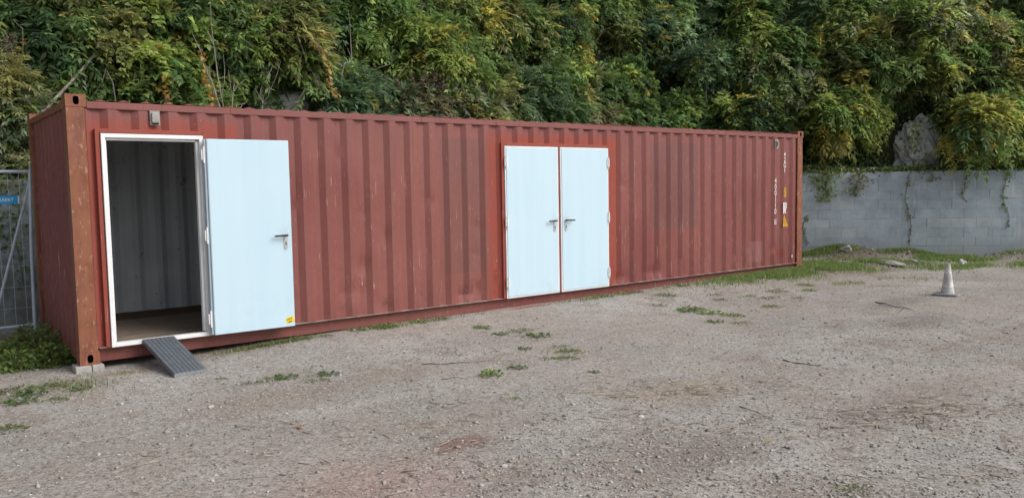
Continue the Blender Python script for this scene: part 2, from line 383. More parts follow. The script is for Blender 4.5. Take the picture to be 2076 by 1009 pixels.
# loose gravel stones
def stones(n, xs, ys, size, colr, name, zoff=0.0, flat=.6):
    base = np.array([(1,0,0),(-1,0,0),(0,1,0),(0,-1,0),(0,0,1),(0,0,-1)], float)
    fc = np.array([(0,2,4),(2,1,4),(1,3,4),(3,0,4),(2,0,5),(1,2,5),(3,1,5),(0,3,5)])
    V = base[None]*rng.uniform(.65, 1.25, (n, 6, 1)) + rng.normal(0, .18, (n, 6, 3))
    V *= size[:, None, None]*np.array([1, 1, flat])*rng.uniform(.7, 1.3, (n, 1, 3))
    a = rng.uniform(0, 2*np.pi, n); c, s = np.cos(a)[:, None], np.sin(a)[:, None]
    X = V[..., 0]*c - V[..., 1]*s + xs[:, None]; Y = V[..., 0]*s + V[..., 1]*c + ys[:, None]
    Z = V[..., 2] + (gz(xs, ys) + zoff + size*.15)[:, None]
    F = (fc[None] + (np.arange(n)*6)[:, None, None]).reshape(-1, 3)
    return np_mesh(name, np.stack([X, Y, Z], -1).reshape(-1, 3), F, np.repeat(colr, 8, 0))
def stone_cols(n):
    pal = np.array([(.355,.335,.312),(.30,.283,.265),(.43,.41,.388),(.54,.52,.50),(.22,.20,.185),(.35,.285,.23),(.40,.375,.355)])
    return pal[rng.choice(len(pal), n, p=[.30,.24,.14,.035,.13,.085,.07])]*rng.uniform(.72, 1.10, (n, 1))
n = 80000
rr = 4.2 + 13*rng.uniform(0, 1, n)**1.35; th = R(90) - rng.uniform(R(-2), R(80), n)
xs, ys = -1.42 + rr*np.cos(th), -8.62 + rr*np.sin(th)
dens = loose(xs, ys) + rng.normal(0, .22, n)
ok = (dens > -.10) & ~((ys > -.02) & (xs < 12.3) & (xs > -.05)) & (ys < 3)
xs, ys = xs[ok], ys[ok]; n = len(xs)
size = np.exp(rng.normal(np.log(.0062), .46, n)).clip(.003, .024)
o = obj('gravel', stones(n, xs, ys, size, stone_cols(n), 'gravel'), STONE)
tag(o, 'loose pale and grey gravel scattered over the yard', 'gravel', kind='stuff')

# ------------------------------------------------------------------ shipping container
L, W, H = 12.192, 2.438, 2.591
PITCH = .2805; C0 = 2.888 - PITCH*10
root = empty('shipping_container'); tag(root, 'long faded red corrugated shipping container with three pale blue doors', 'container')
DENTS = []
for i in range(70):
    DENTS.append((random.uniform(1.7, 11.9), random.choice([random.uniform(.2, .6), random.uniform(.2, 1.2), random.uniform(.3, 2.2)]), random.uniform(.03, .10), random.uniform(.03, .12), random.uniform(-.006, .016)))
DENTS += [(4.55, .27, .16, .07, .022), (3.05, .75, .10, .10, .018), (7.4, .25, .15, .07, .02), (8.1, .28, .2, .07, .02), (7.45, 1.65, .08, .04, .012), (4.7, 1.15, .07, .05, .014), (2.95, .45, .14, .10, .016)]
def dent(x, z):
    d = 0
    for (a, b, ra, rb, h) in DENTS:
        e = ((x-a)/ra)**2 + ((z-b)/rb)**2
        if e < 9: d += 1.5*h*math.exp(-e)
    return d + .0015*math.sin(x*1.7+z*2.1) + .0012*math.sin(x*5.1 - z*3.3)
def profile(x0, x1, c0=C0, pitch=PITCH, dep=.036, sub=1):
    pts = []
    k = math.floor((x0-c0)/pitch) - 1; x = c0 + k*pitch
    f = pitch/.2805
    br = []
    while x < x1 + pitch:
        for a, d in ((0, 0), (.072, 0), (.140, dep), (.2125, dep)): br.append((x + a*f, d))
        x += pitch
    def val(q):
        for (a, da), (b, db) in zip(br, br[1:]):
            if a <= q <= b: return da + (db-da)*(q-a)/(b-a)
        return 0
    pts = [(x0, val(x0))] + [b for b in br if x0 + .004 < b[0] < x1 - .004] + [(x1, val(x1))]
    return pts
def corr_panel(name, x0, x1, z0, z1, y=0.004, face='front', dents=True, rows=44, mats=None, c0=C0, pitch=PITCH, th=.004):
    pr = profile(x0, x1, c0, pitch); nr = max(2, int(rows*(z1-z0)/2.3) + 1) if dents else 2
    zs = np.linspace(z0, z1, nr); V = []; F = []; MI = []
    for layer in (0, 1):
        b = len(V)
        for (u, d) in pr:
            for z in zs:
                dd = d + (dent(u, z) if dents else 0) + layer*th
                if face == 'front': V.append((u, y+dd, z))
                elif face == 'back': V.append((u, y-dd, z))
                elif face == 'left': V.append((y+dd, u, z))
                else: V.append((y-dd, u, z))
        for i in range(len(pr)-1):
            for j in range(nr-1):
                q = b + i*nr + j; F.append((q, q+nr, q+nr+1, q+1)); MI.append(layer)
    me = bpy.data.meshes.new(name); me.from_pydata(V, [], F); me.polygons.foreach_set('material_index', MI)
    me.polygons.foreach_set('use_smooth', [True]*len(F)); me.set_sharp_from_angle(angle=R(22)); me.update()
    return obj(name, me, mats or [RED, LINING], root)
ZB, ZT = .158, 2.462
corr_panel('side_panel', .17, .262, ZB, ZT, rows=20)
corr_panel('side_panel', .262, 1.262, 2.262, ZT, rows=44)
corr_panel('side_panel', 1.262, 5.14, ZB, ZT)
corr_panel('side_panel', 5.14, 7.11, 2.225, ZT)
corr_panel('side_panel', 7.11, 12.02, ZB, ZT)
corr_panel('back_panel', .1, L-.1, ZB, ZT, y=W-.004, face='back', dents=False)
corr_panel('end_panel', .1, W-.1, .12, 2.47, y=.022, face='left', dents=False, c0=.03, pitch=.255)
corr_panel('end_panel', .1, W-.1, .12, 2.47, y=L-.022, face='right', dents=False, c0=.03, pitch=.255)
# rails
MB().box(.178, L-.178, .0, .062, ZT-.004, 2.527).build('top_side_rail', RED, root, .006)
MB().box(.178, L-.178, W-.062, W, ZT-.004, 2.527).build('top_side_rail', RED, root, .006)
MB().box(.004, .066, .162, W-.162, 2.468, 2.534).build('top_end_rail', RUST, root, .006)
MB().box(L-.066, L-.004, .162, W-.162, 2.468, 2.534).build('top_end_rail', RED, root, .006)
rail = MB(); rail.box(.178, L-.178, .066, .074, .020, .150); rail.box(.178, L-.178, .040, .070, .016, .023)
rail.build('bottom_side_rail', RED, root)
MB().box(.178, L-.178, W-.05, W-.03, .02, .15).build('bottom_side_rail', RED, root)
MB().box(.02, .06, .16, W-.16, .02, .125).build('bottom_end_rail', RUST, root); MB().box(L-.06, L-.02, .16, W-.16, .02, .125).build('bottom_end_rail', RED, root)
for a, b in ((1.262, 5.14), (7.11, 12.02), (.175, .262)):
    MB().box(a, b, -.010, .07, .1505, .1575).build('panel_flange', mat_simple('worn_flange', (.22, .13, .12), (.36, .30, .28), 9, .5), root)
# welds on the top rail
for x in (1.55, 3.9, 5.05, 7.6, 9.9): MB().box(x, x+.02, -.004, .03, 2.466, 2.523).build('rail_weld', RUST, root, .003)
# corner posts and castings
def post(x0, x1, y0, y1, mat):
    pm = MB(); n = 30; zs = np.linspace(.119, 2.472, n); V = []
    for z in zs:
        j = .0025*math.sin(z*9+x0) + .002*math.sin(z*23)
        V += [(x0, y0+j, z), (x1-.012, y0+j*.7, z), (x1, y0+.012, z), (x1, y1, z), (x0, y1, z)]
    F = [(i*5+k, i*5+(k+1) % 5, i*5+5+(k+1) % 5, i*5+5+k) for i in range(n-1) for k in range(5)]
    pm.add(V, F); return pm.build('corner_post', mat, root)
post(.004, .170, .005, .15, RUST); post(L-.170, L-.004, .005, .15, RUST); post(.004, .170, W-.15, W-.005, RUST); post(L-.170, L-.004, W-.15, W-.005, RUST)
def casting(x0, z0, back=False, mat=RUST):
    cw, ch, cdp = .178, .118, .162; q = MB(); N = 24
    cx, cz = cw*.52, ch*.5; rx, rz = .026, .040
    hole = []; rect = []
    for i in range(N):
        a = 2*math.pi*(i+.5)/N; c, s = math.cos(a), math.sin(a)
        e = 3.2; k = (abs(c)**e + abs(s)**e)**(-1/e); hole.append((cx + rx*c*k, cz + rz*s*k))
        t = min((cw-cx)/c if c > 1e-9 else 9, -cx/c if c < -1e-9 else 9, (ch-cz)/s if s > 1e-9 else 9, -cz/s if s < -1e-9 else 9)
        rect.append((cx + c*t, cz + s*t))
    y0 = W if back else 0; sg = -1 if back else 1
    P = lambda p, d: (x0 + p[0], y0 + sg*d, z0 + p[1])
    V = [P(p, 0) for p in rect] + [P(p, 0) for p in hole] + [P(p, .012) for p in hole] + [P((cx+(p[0]-cx)*1.5, cz+(p[1]-cz)*1.15), .10) for p in hole]
    q.add(V, [(i, (i+1) % N, (i+1) % N + N, i+N) for i in range(N)] + [(i+N, (i+1) % N + N, (i+1) % N + 2*N, i+2*N) for i in range(N)])
    q.add(V, [(i+2*N, (i+1) % N + 2*N, (i+1) % N + 3*N, i+3*N) for i in range(N)] + [tuple(range(3*N, 4*N))], 1)
    c8 = [P((a, b), d) for d in (0, cdp) for (a, b) in ((0, 0), (cw, 0), (cw, ch), (0, ch))]
    q.add(c8, [(0, 1, 5, 4), (1, 2, 6, 5), (2, 3, 7, 6), (3, 0, 4, 7), (4, 5, 6, 7)])
    # corner triangles between the rim ring and the square corner
    for (a, b) in ((0, 0), (cw, 0), (cw, ch), (0, ch)):
        nr = sorted(rect, key=lambda p: (p[0]-a)**2 + (p[1]-b)**2)[:2]; q.add([P((a, b), 0), P(nr[0], 0), P(nr[1], 0)], [(0, 1, 2)])
    return q.build('corner_casting', [mat, DARK], root)
for x in (0, L-.178):
    for z in (0, H-.118): casting(x, z); casting(x, z, True)
# roof sheet with pressed humps
rx_ = np.arange(.182, L-.18, .0348); V = []; F = []
ry_ = [.012, .03, .075, .4, W-.4, W-.075, W-.03, W-.012]
for i, x in enumerate(rx_):
    ph = (x/.209) % 1; hmp = sst(np.array((.5-abs(ph-.5))*2.6-.35)) * .026
    for j, y in enumerate(ry_):
        e = [0, .55, 1, 1, 1, 1, .55, 0][j]; V.append((x, y, 2.530 + hmp*e + .004*math.sin(x*1.9+y)))
nr = len(ry_)
F = [(i*nr+j, (i+1)*nr+j, (i+1)*nr+j+1, i*nr+j+1) for i in range(len(rx_)-1) for j in range(nr-1)]
q = MB(); q.add(V, F); q.build('roof', RED, root, smooth=True)
for a, b in ((.067, .181), (L-.181, L-.067)): MB().box(a, b, .163, W-.163, 2.518, 2.536).build('roof_header', RED, root, .003)
# plywood floor boards seen through the open doorway
fx = [.09, .62, 1.25, 1.85, 3.05, 4.25, 5.45, 6.65, 7.85, 9.05, 10.25, 11.45, L-.09]
yb = [.055, .42, 1.15, 1.80, W-.05]
for i in range(len(yb)-1):
    cuts = [.09, .9+.3*(i % 2), 2.6, 5.0, 7.4, 9.8, L-.09]
    for a, b in zip(cuts, cuts[1:]):
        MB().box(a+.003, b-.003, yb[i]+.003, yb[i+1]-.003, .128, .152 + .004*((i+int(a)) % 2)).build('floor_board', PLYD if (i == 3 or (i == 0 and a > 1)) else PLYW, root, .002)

# red steel surrounds of the door openings (welded box section)
def frame(x0, x1, z0, z1, t, y0, y1, name, mat, parent=root, bottom=True, bevel=.003):
    q = MB(); q.box(x0, x0+t, y0, y1, z0, z1); q.box(x1-t, x1, y0, y1, z0, z1); q.box(x0+t, x1-t, y0+.0005, y1, z1-t, z1)
    if bottom: q.box(x0+t, x1-t, y0+.0005, y1, z0, z0+t)
    return q.build(name, mat, parent, bevel)
frame(.236, 1.288, .150, 2.272, .040, -.012, .055, 'door_surround', RED, bottom=False)
frame(5.118, 7.132, .150, 2.240, .042, -.014, .055, 'door_surround', RED, bottom=False)
MB().box(6.106, 6.142, -.012, .055, .150, 2.198).build('mullion', RED, root, .003)
# white frames
f = frame(.283, 1.244, .148, 2.226, .040, -.030, .050, 'door_frame', WHITE)
MB().box(1.176, 1.203, .005, .060, .2, 2.17).build('door_stop', WHITE, f, .002); MB().box(.324, .335, .005, .06, .2, 2.17).build('door_stop', WHITE, f, .002)
MB().box(.336, 1.176, .005, .06, 2.163, 2.1855).build('door_stop', WHITE, f, .002)

def handle(door, x, z, y, d, sgn=-1):
    """lever pointing to d (+1 right, -1 left); y front surface, facing -y"""
    q = MB(); q.tube([(x, y+.004, z), (x, y-.048, z)], .010, 10); q.tube([(x - .012*d, y-.045, z), (x + .05*d, y-.048, z-.002), (x + .135*d, y-.046, z-.004)], [.0115, .0105, .0095], 10)
    q.build('lever_handle', BLACK, door, smooth=True)
    pl = MB(); N = 14; poly = [(x + .021*math.cos(a), z - .005 + .021*math.sin(a)) for a in np.linspace(0, math.pi, N//2)] + [(x + .021*math.cos(a), z - .135 + .021*math.sin(a)) for a in np.linspace(math.pi, 2*math.pi, N//2)]
    pl.prism(poly, y-.007, y+.001); pl.build('lock_plate', STEEL, door, .0015)
    kh = MB(); kh.prism([(x + .0075*math.cos(a), z - .082 + .0075*math.sin(a)) for a in np.linspace(0, 2*math.pi, 10, endpoint=False)], y-.0085, y-.006)
    kh.prism([(x-.004, z-.110), (x+.004, z-.110), (x+.005, z-.088), (x-.005, z-.088)], y-.0086, y-.006)
    kh.build('keyhole', DARK, door)
def hinge(door, x, z, y, wdt=.030):
    q = MB(); q.box(x-wdt, x+wdt, y-.008, y, z-.055, z+.055); q.tube([(x, y-.012, z-.085), (x, y-.012, z+.085)], .0095, 10)
    q.build('hinge', WHITE, door, .0015)
# two closed leaves
for (x0, x1, hx, d, hgx) in ((5.163, 6.104, 6.020, -1, 5.178), (6.144, 7.087, 6.228, 1, 7.072)):
    dn = empty('door'); dn.parent = root; dn['label'] = 'closed pale blue door leaf'
    frame(x0, x1, .150, 2.194, .020, -.028, .04, 'leaf_frame', WHITE, dn)
    MB().box(x0+.0215, x1-.0215, -.034, .018, .172, 2.1725).build('leaf', DOOR, dn, .004, segs=2)
    handle(dn, hx, 1.17, -.034, d)
    for z in (.36, 1.18, 1.98): hinge(dn, hgx, z, -.034, .026)
# open leaf, swung right round against the side
dn = empty('door', (1.222, -.052, 0), R(-1.6)); dn.parent = root; dn['label'] = 'open pale blue door leaf folded back against the container side'
MB().box(.030, .896, -.062, -.014, .160, 2.190).build('leaf', DOOR, dn, .004, segs=2)
MB().box(.004, .0295, -.050, -.012, .163, 2.187).build('edge_rebate', EDGE, dn, .002)
MB().box(.028, .040, -.0645, -.060, .166, 2.184).build('edge_strip', EDGE, dn)
handle(dn, .826, 1.165, -.062, -1)
for z in (.33, 1.20, 2.03): hinge(dn, .0, z, -.040, .024)
st = MB(); cx, cz, a = .842, .232, R(17); ca, sa = math.cos(a), math.sin(a)
rot = lambda u, v: (cx + u*ca - v*sa, cz + u*sa + v*ca)
st.prism([rot(-.045, -.033), rot(.045, -.033), rot(.045, .033), rot(-.045, .033)], -.0635, -.062); stk = st.build('sticker', YELLOW, dn)
ik = MB()
for i in range(6): ik.prism([rot(-.036+.011*i, .004), rot(-.036+.011*i+.007, .004), rot(-.036+.011*i+.005, .020), rot(-.036+.011*i-.001, .020)], -.0642, -.0633)
for i in range(3): ik.prism([rot(-.026+.014*i, -.026), rot(-.026+.014*i+.010, -.026), rot(-.026+.014*i+.010, -.010), rot(-.026+.014*i, -.010)], -.0642, -.0633)
tag(ik.build('sticker_print', INK, stk), kind='stuff')

# vents
def vent(x0, x1, z0, z1):
    v = empty('vent'); v.parent = root
    MB().box(x0, x1, -.010, .006, z0, z1).build('vent_plate', VENTG, v, .004, segs=2)
    MB().box(x0+.014, x1-.014, -.034, -.010, z0+.022, z1-.018).build('vent_hood', VENTG, v, .008, segs=2)
    MB().box(x0+.018, x1-.018, -.030, -.012, z0+.012, z0+.022).build('vent_slot', DARK, v)
vent(.742, .838, 2.318, 2.462); 
v = empty('vent'); v.parent = root
MB().box(11.292, 11.395, -.008, .006, 2.258, 2.418).build('vent_plate', VENTG, v, .003)
MB().prism([(11.312, 2.284), (11.352, 2.284), (11.378, 2.315), (11.378, 2.365), (11.352, 2.398), (11.312, 2.398)], -.032, -.008).build('vent_hood', VENTG, v, .004)
MB().box(11.322, 11.350, -.0335, -.031, 2.305, 2.380).build('vent_slot', DARK, v)

# stencilled markings
def text_mesh(s, size, name):
    c = bpy.data.curves.new(name, 'FONT'); c.body = s; c.size = size; c.align_x = 'CENTER'; c.resolution_u = 4; c.offset = size*.012
    t = bpy.data.objects.new('tmp_text', c); col.objects.link(t)
    dg = bpy.context.evaluated_depsgraph_get(); me = bpy.data.meshes.new_from_object(t.evaluated_get(dg)); bpy.data.objects.remove(t); me.name = name; return me
def letter(s, x, z, size, y, mat, parent, name='stencil_letter', sx=1.0, rot=(R(90), 0, 0)):
    me = text_mesh(s, size, name); me.materials.clear(); o = obj(name, me, mat, parent); o.location = (x, y, z); o.rotation_euler = rot; o.scale = (sx, 1, 1); return o
CY = .0005
for i, ch in enumerate('42G1'): letter(ch, 11.604, 2.118 - i*.096, .124, CY, STENCIL, root, sx=.92)
for i, ch in enumerate('400110'): letter(ch, 11.324, 1.640 - i*.110, .135, CY, STENCIL, root, sx=.90)
bxm = frame(11.292, 11.358, .885, 1.000, .007, CY-.0005, CY, 'check_digit_box', STENCIL, bevel=0); letter('5', 11.325, .905, .110, CY, STENCIL, root, sx=.9)
def sticker(poly, mat, marks, inkm):
    s = MB().prism(poly, -.001, .0015).build('sticker', mat, root)
    k = MB()
    for (a, b, c, d) in marks: k.box(a, b, -.0018, -.0008, c, d)
    tag(k.build('sticker_print', inkm, s), kind='stuff')
sticker([(11.575, 1.385), (11.655, 1.385), (11.655, 1.560), (11.575, 1.560)], AMBER, [(11.59, 11.64, 1.52, 1.535), (11.60, 11.645, 1.495, 1.508), (11.59, 11.625, 1.44, 1.475), (11.60, 11.64, 1.405, 1.42)], INKB)
sticker([(11.560, 1.085), (11.600, 1.085), (11.606, 1.125), (11.622, 1.125), (11.622, 1.085), (11.642, 1.085), (11.648, 1.175), (11.668, 1.185), (11.668, 1.285), (11.560, 1.285)], STENCIL, [(11.590, 11.640, 1.235, 1.262), (11.630, 11.650, 1.195, 1.235), (11.585, 11.600, 1.15, 1.22)], VENTG)
sticker([(11.550, .845), (11.720, .845), (11.705, .880), (11.600, 1.055), (11.580, 1.050)], AMBER, [(11.58, 11.64, .925, .935), (11.59, 11.65, .90, .908), (11.60, 11.625, .955, .968)], INKB)
MB().prism([(11.835, .265), (11.868, .270), (11.86, .325), (11.845, .31)], CY-.001, CY+.001).build('paint_chip', STENCIL, root)
CHALK = mat_simple('faded_chalk', (.36, .23, .18), (.28, .15, .11), 40, .9)
letter('2', 12.09, 2.17, .20, .000, CHALK, root, 'chalk_mark', sx=.8)
MB().box(12.06, 12.13, .0005, .0025, 2.05, 2.057).build('chalk_mark', CHALK, root)
letter('4', 12.10, 1.70, .16, .000, CHALK, root, 'chalk_mark', sx=.7)

# ------------------------------------------------------------------ concrete blocks under the corner, ramp, cone
for i, (x0, x1, r_) in enumerate(((-.045, .093, 3), (.100, .205, -2))):
    b = MB().box(x0, x1, -.035, .17, -.115, -.001).build('concrete_block', CONC, None, .006)
    tag(b, ['grey concrete block under the container corner, nearer the weeds', 'grey concrete block under the container corner, nearer the doorway'][i], 'block')
rp = empty('ramp'); tag(rp, 'dark grey grooved plastic ramp leaning on the open doorway sill', 'ramp')
P0 = Vector((.560, -.036, .192)); P1 = Vector((.632, -.850, G(.66, -.85) + .034)); Wd = Vector((.32, .045, .0))
ax = (P1-P0).normalized(); ln = (P1-P0).length; sd_ = (Wd - ax*Wd.dot(ax)).normalized(); nn = sd_.cross(ax); nn = nn if nn.z > 0 else -nn
def rpt(u, v, h): return P0 + ax*(u*ln) + sd_*v + nn*h
q = MB(); nb = 8; wd = .310/nb
q.add([rpt(u, v, h) for h in (-.036, -.004) for (u, v) in ((0, 0), (1, 0), (1, .310), (0, .310))], [(0,1,2,3),(4,5,6,7),(0,1,5,4),(1,2,6,5),(2,3,7,6),(3,0,4,7)])
q.build('board', RAMP, rp)
for i in range(nb):
    q = MB(); a, b = i*wd + .002, (i+1)*wd - .002
    q.add([rpt(u, v, h) for h in (-.006, .004) for (u, v) in ((.002, a), (.997, a), (.997, b), (.002, b))], [(0,1,2,3),(4,5,6,7),(0,1,5,4),(1,2,6,5),(2,3,7,6),(3,0,4,7)])
    q.build('tread_rib', RAMP, rp, .0015)
q = MB(); q.add([rpt(u, v, h) for h in (-.037, .0045) for (u, v) in ((1.0, -.001), (1.006, -.001), (1.006, .311), (1.0, .311))], [(0,1,2,3),(4,5,6,7),(0,1,5,4),(1,2,6,5),(2,3,7,6),(3,0,4,7)])
q.build('worn_edge', mat_simple('scuffed_ramp_edge', (.30, .32, .34), (.20, .22, .24), 40, .6), rp)
# traffic cone
def mat_cone():
    k = NM('dirty_white_cone', .6, .3); z = k.xyz()[2]; a = k.noise(9, 6, .7)
    c = k.mix(k.mr(a, .35, .7), (.52, .52, .51), (.36, .35, .34))
    bands = k.math('MAXIMUM', k.math('MULTIPLY', k.mr(z, .12, .125), k.mr(z, .215, .21)), k.math('MULTIPLY', k.mr(z, .315, .32), k.mr(z, .40, .395)))
    c = k.mix(k.math('MULTIPLY', bands, k.mr(a, .3, .6, 1, .3)), c, (.74, .76, .76))
    c = k.mix(k.mr(k.noise(5, 5, .7), .48, .64, 0, .75), c, (.27, .24, .20))
    return k.done(c, .6)
CONE = mat_cone()
cx_, cy_ = 10.80, -3.25; cn = empty('traffic_cone', (cx_, cy_, G(cx_, cy_) + .006), R(12)); tag(cn, 'faded dirty white traffic cone standing alone on the gravel', 'traffic cone')
q = MB(); prof = [(.096, .022), (.090, .05), (.072, .14), (.051, .29), (.030, .445), (.025, .462), (.019, .462), (.015, .40)]; N = 28
V = [(r*math.cos(2*math.pi*j/N), r*math.sin(2*math.pi*j/N), z) for r, z in prof for j in range(N)]
q.add(V, [(i*N+j, i*N+(j+1) % N, (i+1)*N+(j+1) % N, (i+1)*N+j) for i in range(len(prof)-1) for j in range(N)]); q.build('cone_body', CONE, cn, smooth=True)
q = MB(); poly = []
for (sx_, sy_) in ((1, 1), (-1, 1), (-1, -1), (1, -1)):
    a0 = math.atan2(sy_, sx_)
    for t in (-.5, 0, .5): poly.append((.125*sx_ + .045*math.cos(a0+t), .125*sy_ + .045*math.sin(a0+t)))
n = len(poly); q.add([(x, y, z + (.012 if (x > .12 and y > .1) else 0)) for z in (0, .026) for x, y in poly], [tuple(range(n)), tuple(range(n, 2*n))] + [(i, (i+1) % n, (i+1) % n + n, i+n) for i in range(n)])
q.build('cone_base', mat_simple('worn_grey_rubber', (.30, .29, .28), (.22, .21, .21), 14, .8), cn, .004)

# ------------------------------------------------------------------ block retaining wall
BX, BY = 12.44, 3.3; DB = Vector((.714, -.700, 0)); NB = Vector((.700, .714, 0))
def wall_pt(s, d=0, z=0):
    if s <= 0: return Vector((BX + s, BY + d, z))
    return Vector((BX, BY, z)) + DB*s + NB*d
wl = empty('retaining_wall', (BX, BY, 0)); tag(wl, 'weathered grey concrete block wall holding back the hillside', 'wall')
bm_ = MB().box(-.2486, .2486, 0, .16, -.0993, .0993).mesh('block', .0018); bm_.materials.append(BLOCK)
ZW = 1.855
def lay(s0, s1, rotz, offs):
    for r_ in range(10):
        z = ZW - .1 - r_*.2; s = s0 + (.25 if r_ % 2 else 0) + offs
        while s < s1:
            p = wall_pt(s, random.uniform(-.003, .003), z + random.uniform(-.002, .002) + (.0025*(s) if s > 0 else 0) * -1)
            b = bpy.data.objects.new('block', bm_); link(b, wl); b.location = p - Vector((BX, BY, 0)); b.rotation_euler = (random.uniform(-.004, .004), random.uniform(-.002, .002), rotz + random.uniform(-.003, .003))
            s += .5
lay(.30, 9.0, math.atan2(DB.y, DB.x), 0); lay(-14.6, -11.4, 0, 0)
core = MB()
def slab(s0, s1):
    a = [wall_pt(s0, .008, -.3), wall_pt(s1, .008, -.3), wall_pt(s1, .30, -.3), wall_pt(s0, .30, -.3)]
    zt = [ZW-.004 - .0025*max(s0, 0), ZW-.004 - .0025*max(s1, 0)]; zt = [zt[0], zt[1], zt[1], zt[0]]
    V = [p - Vector((BX, BY, 0)) for p in a] + [Vector((p.x-BX, p.y-BY, t)) for p, t in zip(a, zt)]
    core.add(V, [(0,3,2,1),(4,5,6,7),(0,1,5,4),(1,2,6,5),(2,3,7,6),(3,0,4,7)])
slab(.02, 16); slab(-20, 0.0)
core.build('mortar_core', MORTAR, wl)

# ------------------------------------------------------------------ hillside
def hill_pt(s, h):
    """s along the wall from the bend, h height; arrays"""
    s = np.asarray(s, float); h = np.asarray(h, float)
    px = np.where(s <= 0, BX + s, BX + DB.x*s); py = np.where(s <= 0, BY, BY + DB.y*s)
    t = sst((s + 1.8)/3.6); ang = np.pi/2 - t*R(44.4); nx_, ny_ = np.cos(ang), np.sin(ang)
    d = .22 + np.where(h < 1.95, (h-1.7)*2.6, .65 + (h-1.95)*.36) + .28*vnoise(s*1.2, h*1.4, 21)*sst((h-1.8)/1.0) + .12*vnoise(s*3.1, h*3.3, 22)*sst((h-1.8)/.8)
    return np.stack([px + nx_*d, py + ny_*d, h], -1), np.stack([nx_, ny_, 0*nx_], -1)
ss = np.linspace(-22, 17, 190); hh = np.concatenate([np.linspace(1.72, 2.0, 5), np.linspace(2.15, 12, 52)])
S_, H_ = np.meshgrid(ss, hh, indexing='ij'); P_, _ = hill_pt(S_, H_)
a_, b_ = S_.shape; idx = np.arange(a_*b_).reshape(a_, b_); F = np.stack([idx[:-1,:-1], idx[1:,:-1], idx[1:,1:], idx[:-1,1:]], -1).reshape(-1, 4)
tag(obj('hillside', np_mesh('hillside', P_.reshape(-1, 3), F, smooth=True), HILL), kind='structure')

# rock outcrops
def outcrop(c, r, label, seed):
    bm = bmesh.new(); bmesh.ops.create_icosphere(bm, subdivisions=5, radius=1)
    for v in bm.verts:
        n_ = v.co.normalized(); a = np.array(n_)
        k = 1 + .22*float(vnoise(a[0]*3+seed, a[1]*3+a[2]*2.3, seed)) + .17*float(vnoise(a[0]*7+a[2]*6, a[1]*7+seed, seed+1)) + .12*float(vnoise(a[0]*17+a[2]*15, a[1]*16-a[2]*9, seed+2))
        v.co = Vector((n_.x*r[0]*k, n_.y*r[1]*k, n_.z*r[2]*k))
    me = bpy.data.meshes.new('rock_outcrop'); bm.to_mesh(me); bm.free()
    o = obj('rock_outcrop', me, ROCK, None, c); o.rotation_euler = (0, 0, R(-30)); return tag(o, label, 'rock')
outcrop((16.95, .16, 2.20), (.58, .36, .80), 'pale limestone outcrop showing above the grey block wall', 3)
outcrop((4.02, 4.72, 2.95), (.62, .40, .48), 'grey rock face among twigs above the container roof', 5)
outcrop((18.1, -.90, 1.98), (.62, .35, .30), 'low shaded rock beneath the yellowing shrub at far right', 8)

# ------------------------------------------------------------------ foliage
UP = np.array([0., 0., 1.])
def fronds(B, D, Ln, C, pairs=6, ll=.085, lw=.022, droop=.35, ang=55, spread=.25, term=True):
    """pinnate sprays. B,D (n,3), Ln (n,), C (n,3) -> V,F,colour arrays"""
    n = len(B); D = unit(D)
    side = np.cross(D, UP + rng.normal(0, .35, (n, 3))); side = unit(side); nrm = unit(np.cross(side, D))
    ts = np.linspace(.18, 1.0, pairs)
    m = pairs*2 + (1 if term else 0)
    T = np.concatenate([np.repeat(ts, 2), [1.0]] if term else [np.repeat(ts, 2)])
    sg = np.concatenate([np.tile([1., -1.], pairs), [0.]] if term else [np.tile([1., -1.], pairs)])
    T = T[None, :] + rng.normal(0, .02, (n, m))
    pos = B[:, None] + D[:, None]*(Ln[:, None]*T)[..., None] - UP*((droop*Ln[:, None]*T**2)[..., None])
    ca, sa = math.sin(R(ang)), math.cos(R(ang))
    ld = side[:, None]*(sg*ca)[None, :, None] + D[:, None]*np.where(sg == 0, 1, sa)[None, :, None] - UP*(.25 + .45*droop) + rng.normal(0, spread, (n, m, 3))
    ld = unit(ld)
    nn_ = unit(nrm[:, None] + rng.normal(0, .35, (n, m, 3))); wd_ = unit(np.cross(ld, nn_)); nn_ = np.cross(wd_, ld)
    l = ll*rng.uniform(.75, 1.25, (n, m, 1))*(1.05 - .35*np.abs(T - .55))[..., None]; wv = lw*rng.uniform(.8, 1.2, (n, m, 1))
    v0 = pos; v1 = pos + ld*l*.42 + wd_*wv + nn_*wv*.35; v2 = pos + ld*l - nn_*l*.12; v3 = pos + ld*l*.42 - wd_*wv + nn_*wv*.35
    V = np.stack([v0, v1, v2, v3], 2).reshape(-1, 3); F = np.arange(n*m*4).reshape(-1, 4)
    return V, F, np.repeat(C, m, 0)
def join(parts):
    Vs, Fs, Cs = [], [], []; b = 0
    for V, F, C in parts: Vs.append(V); Fs.append(F + b); Cs.append(C); b += len(V)
    return np.concatenate(Vs), np.concatenate(Fs), np.concatenate(Cs)
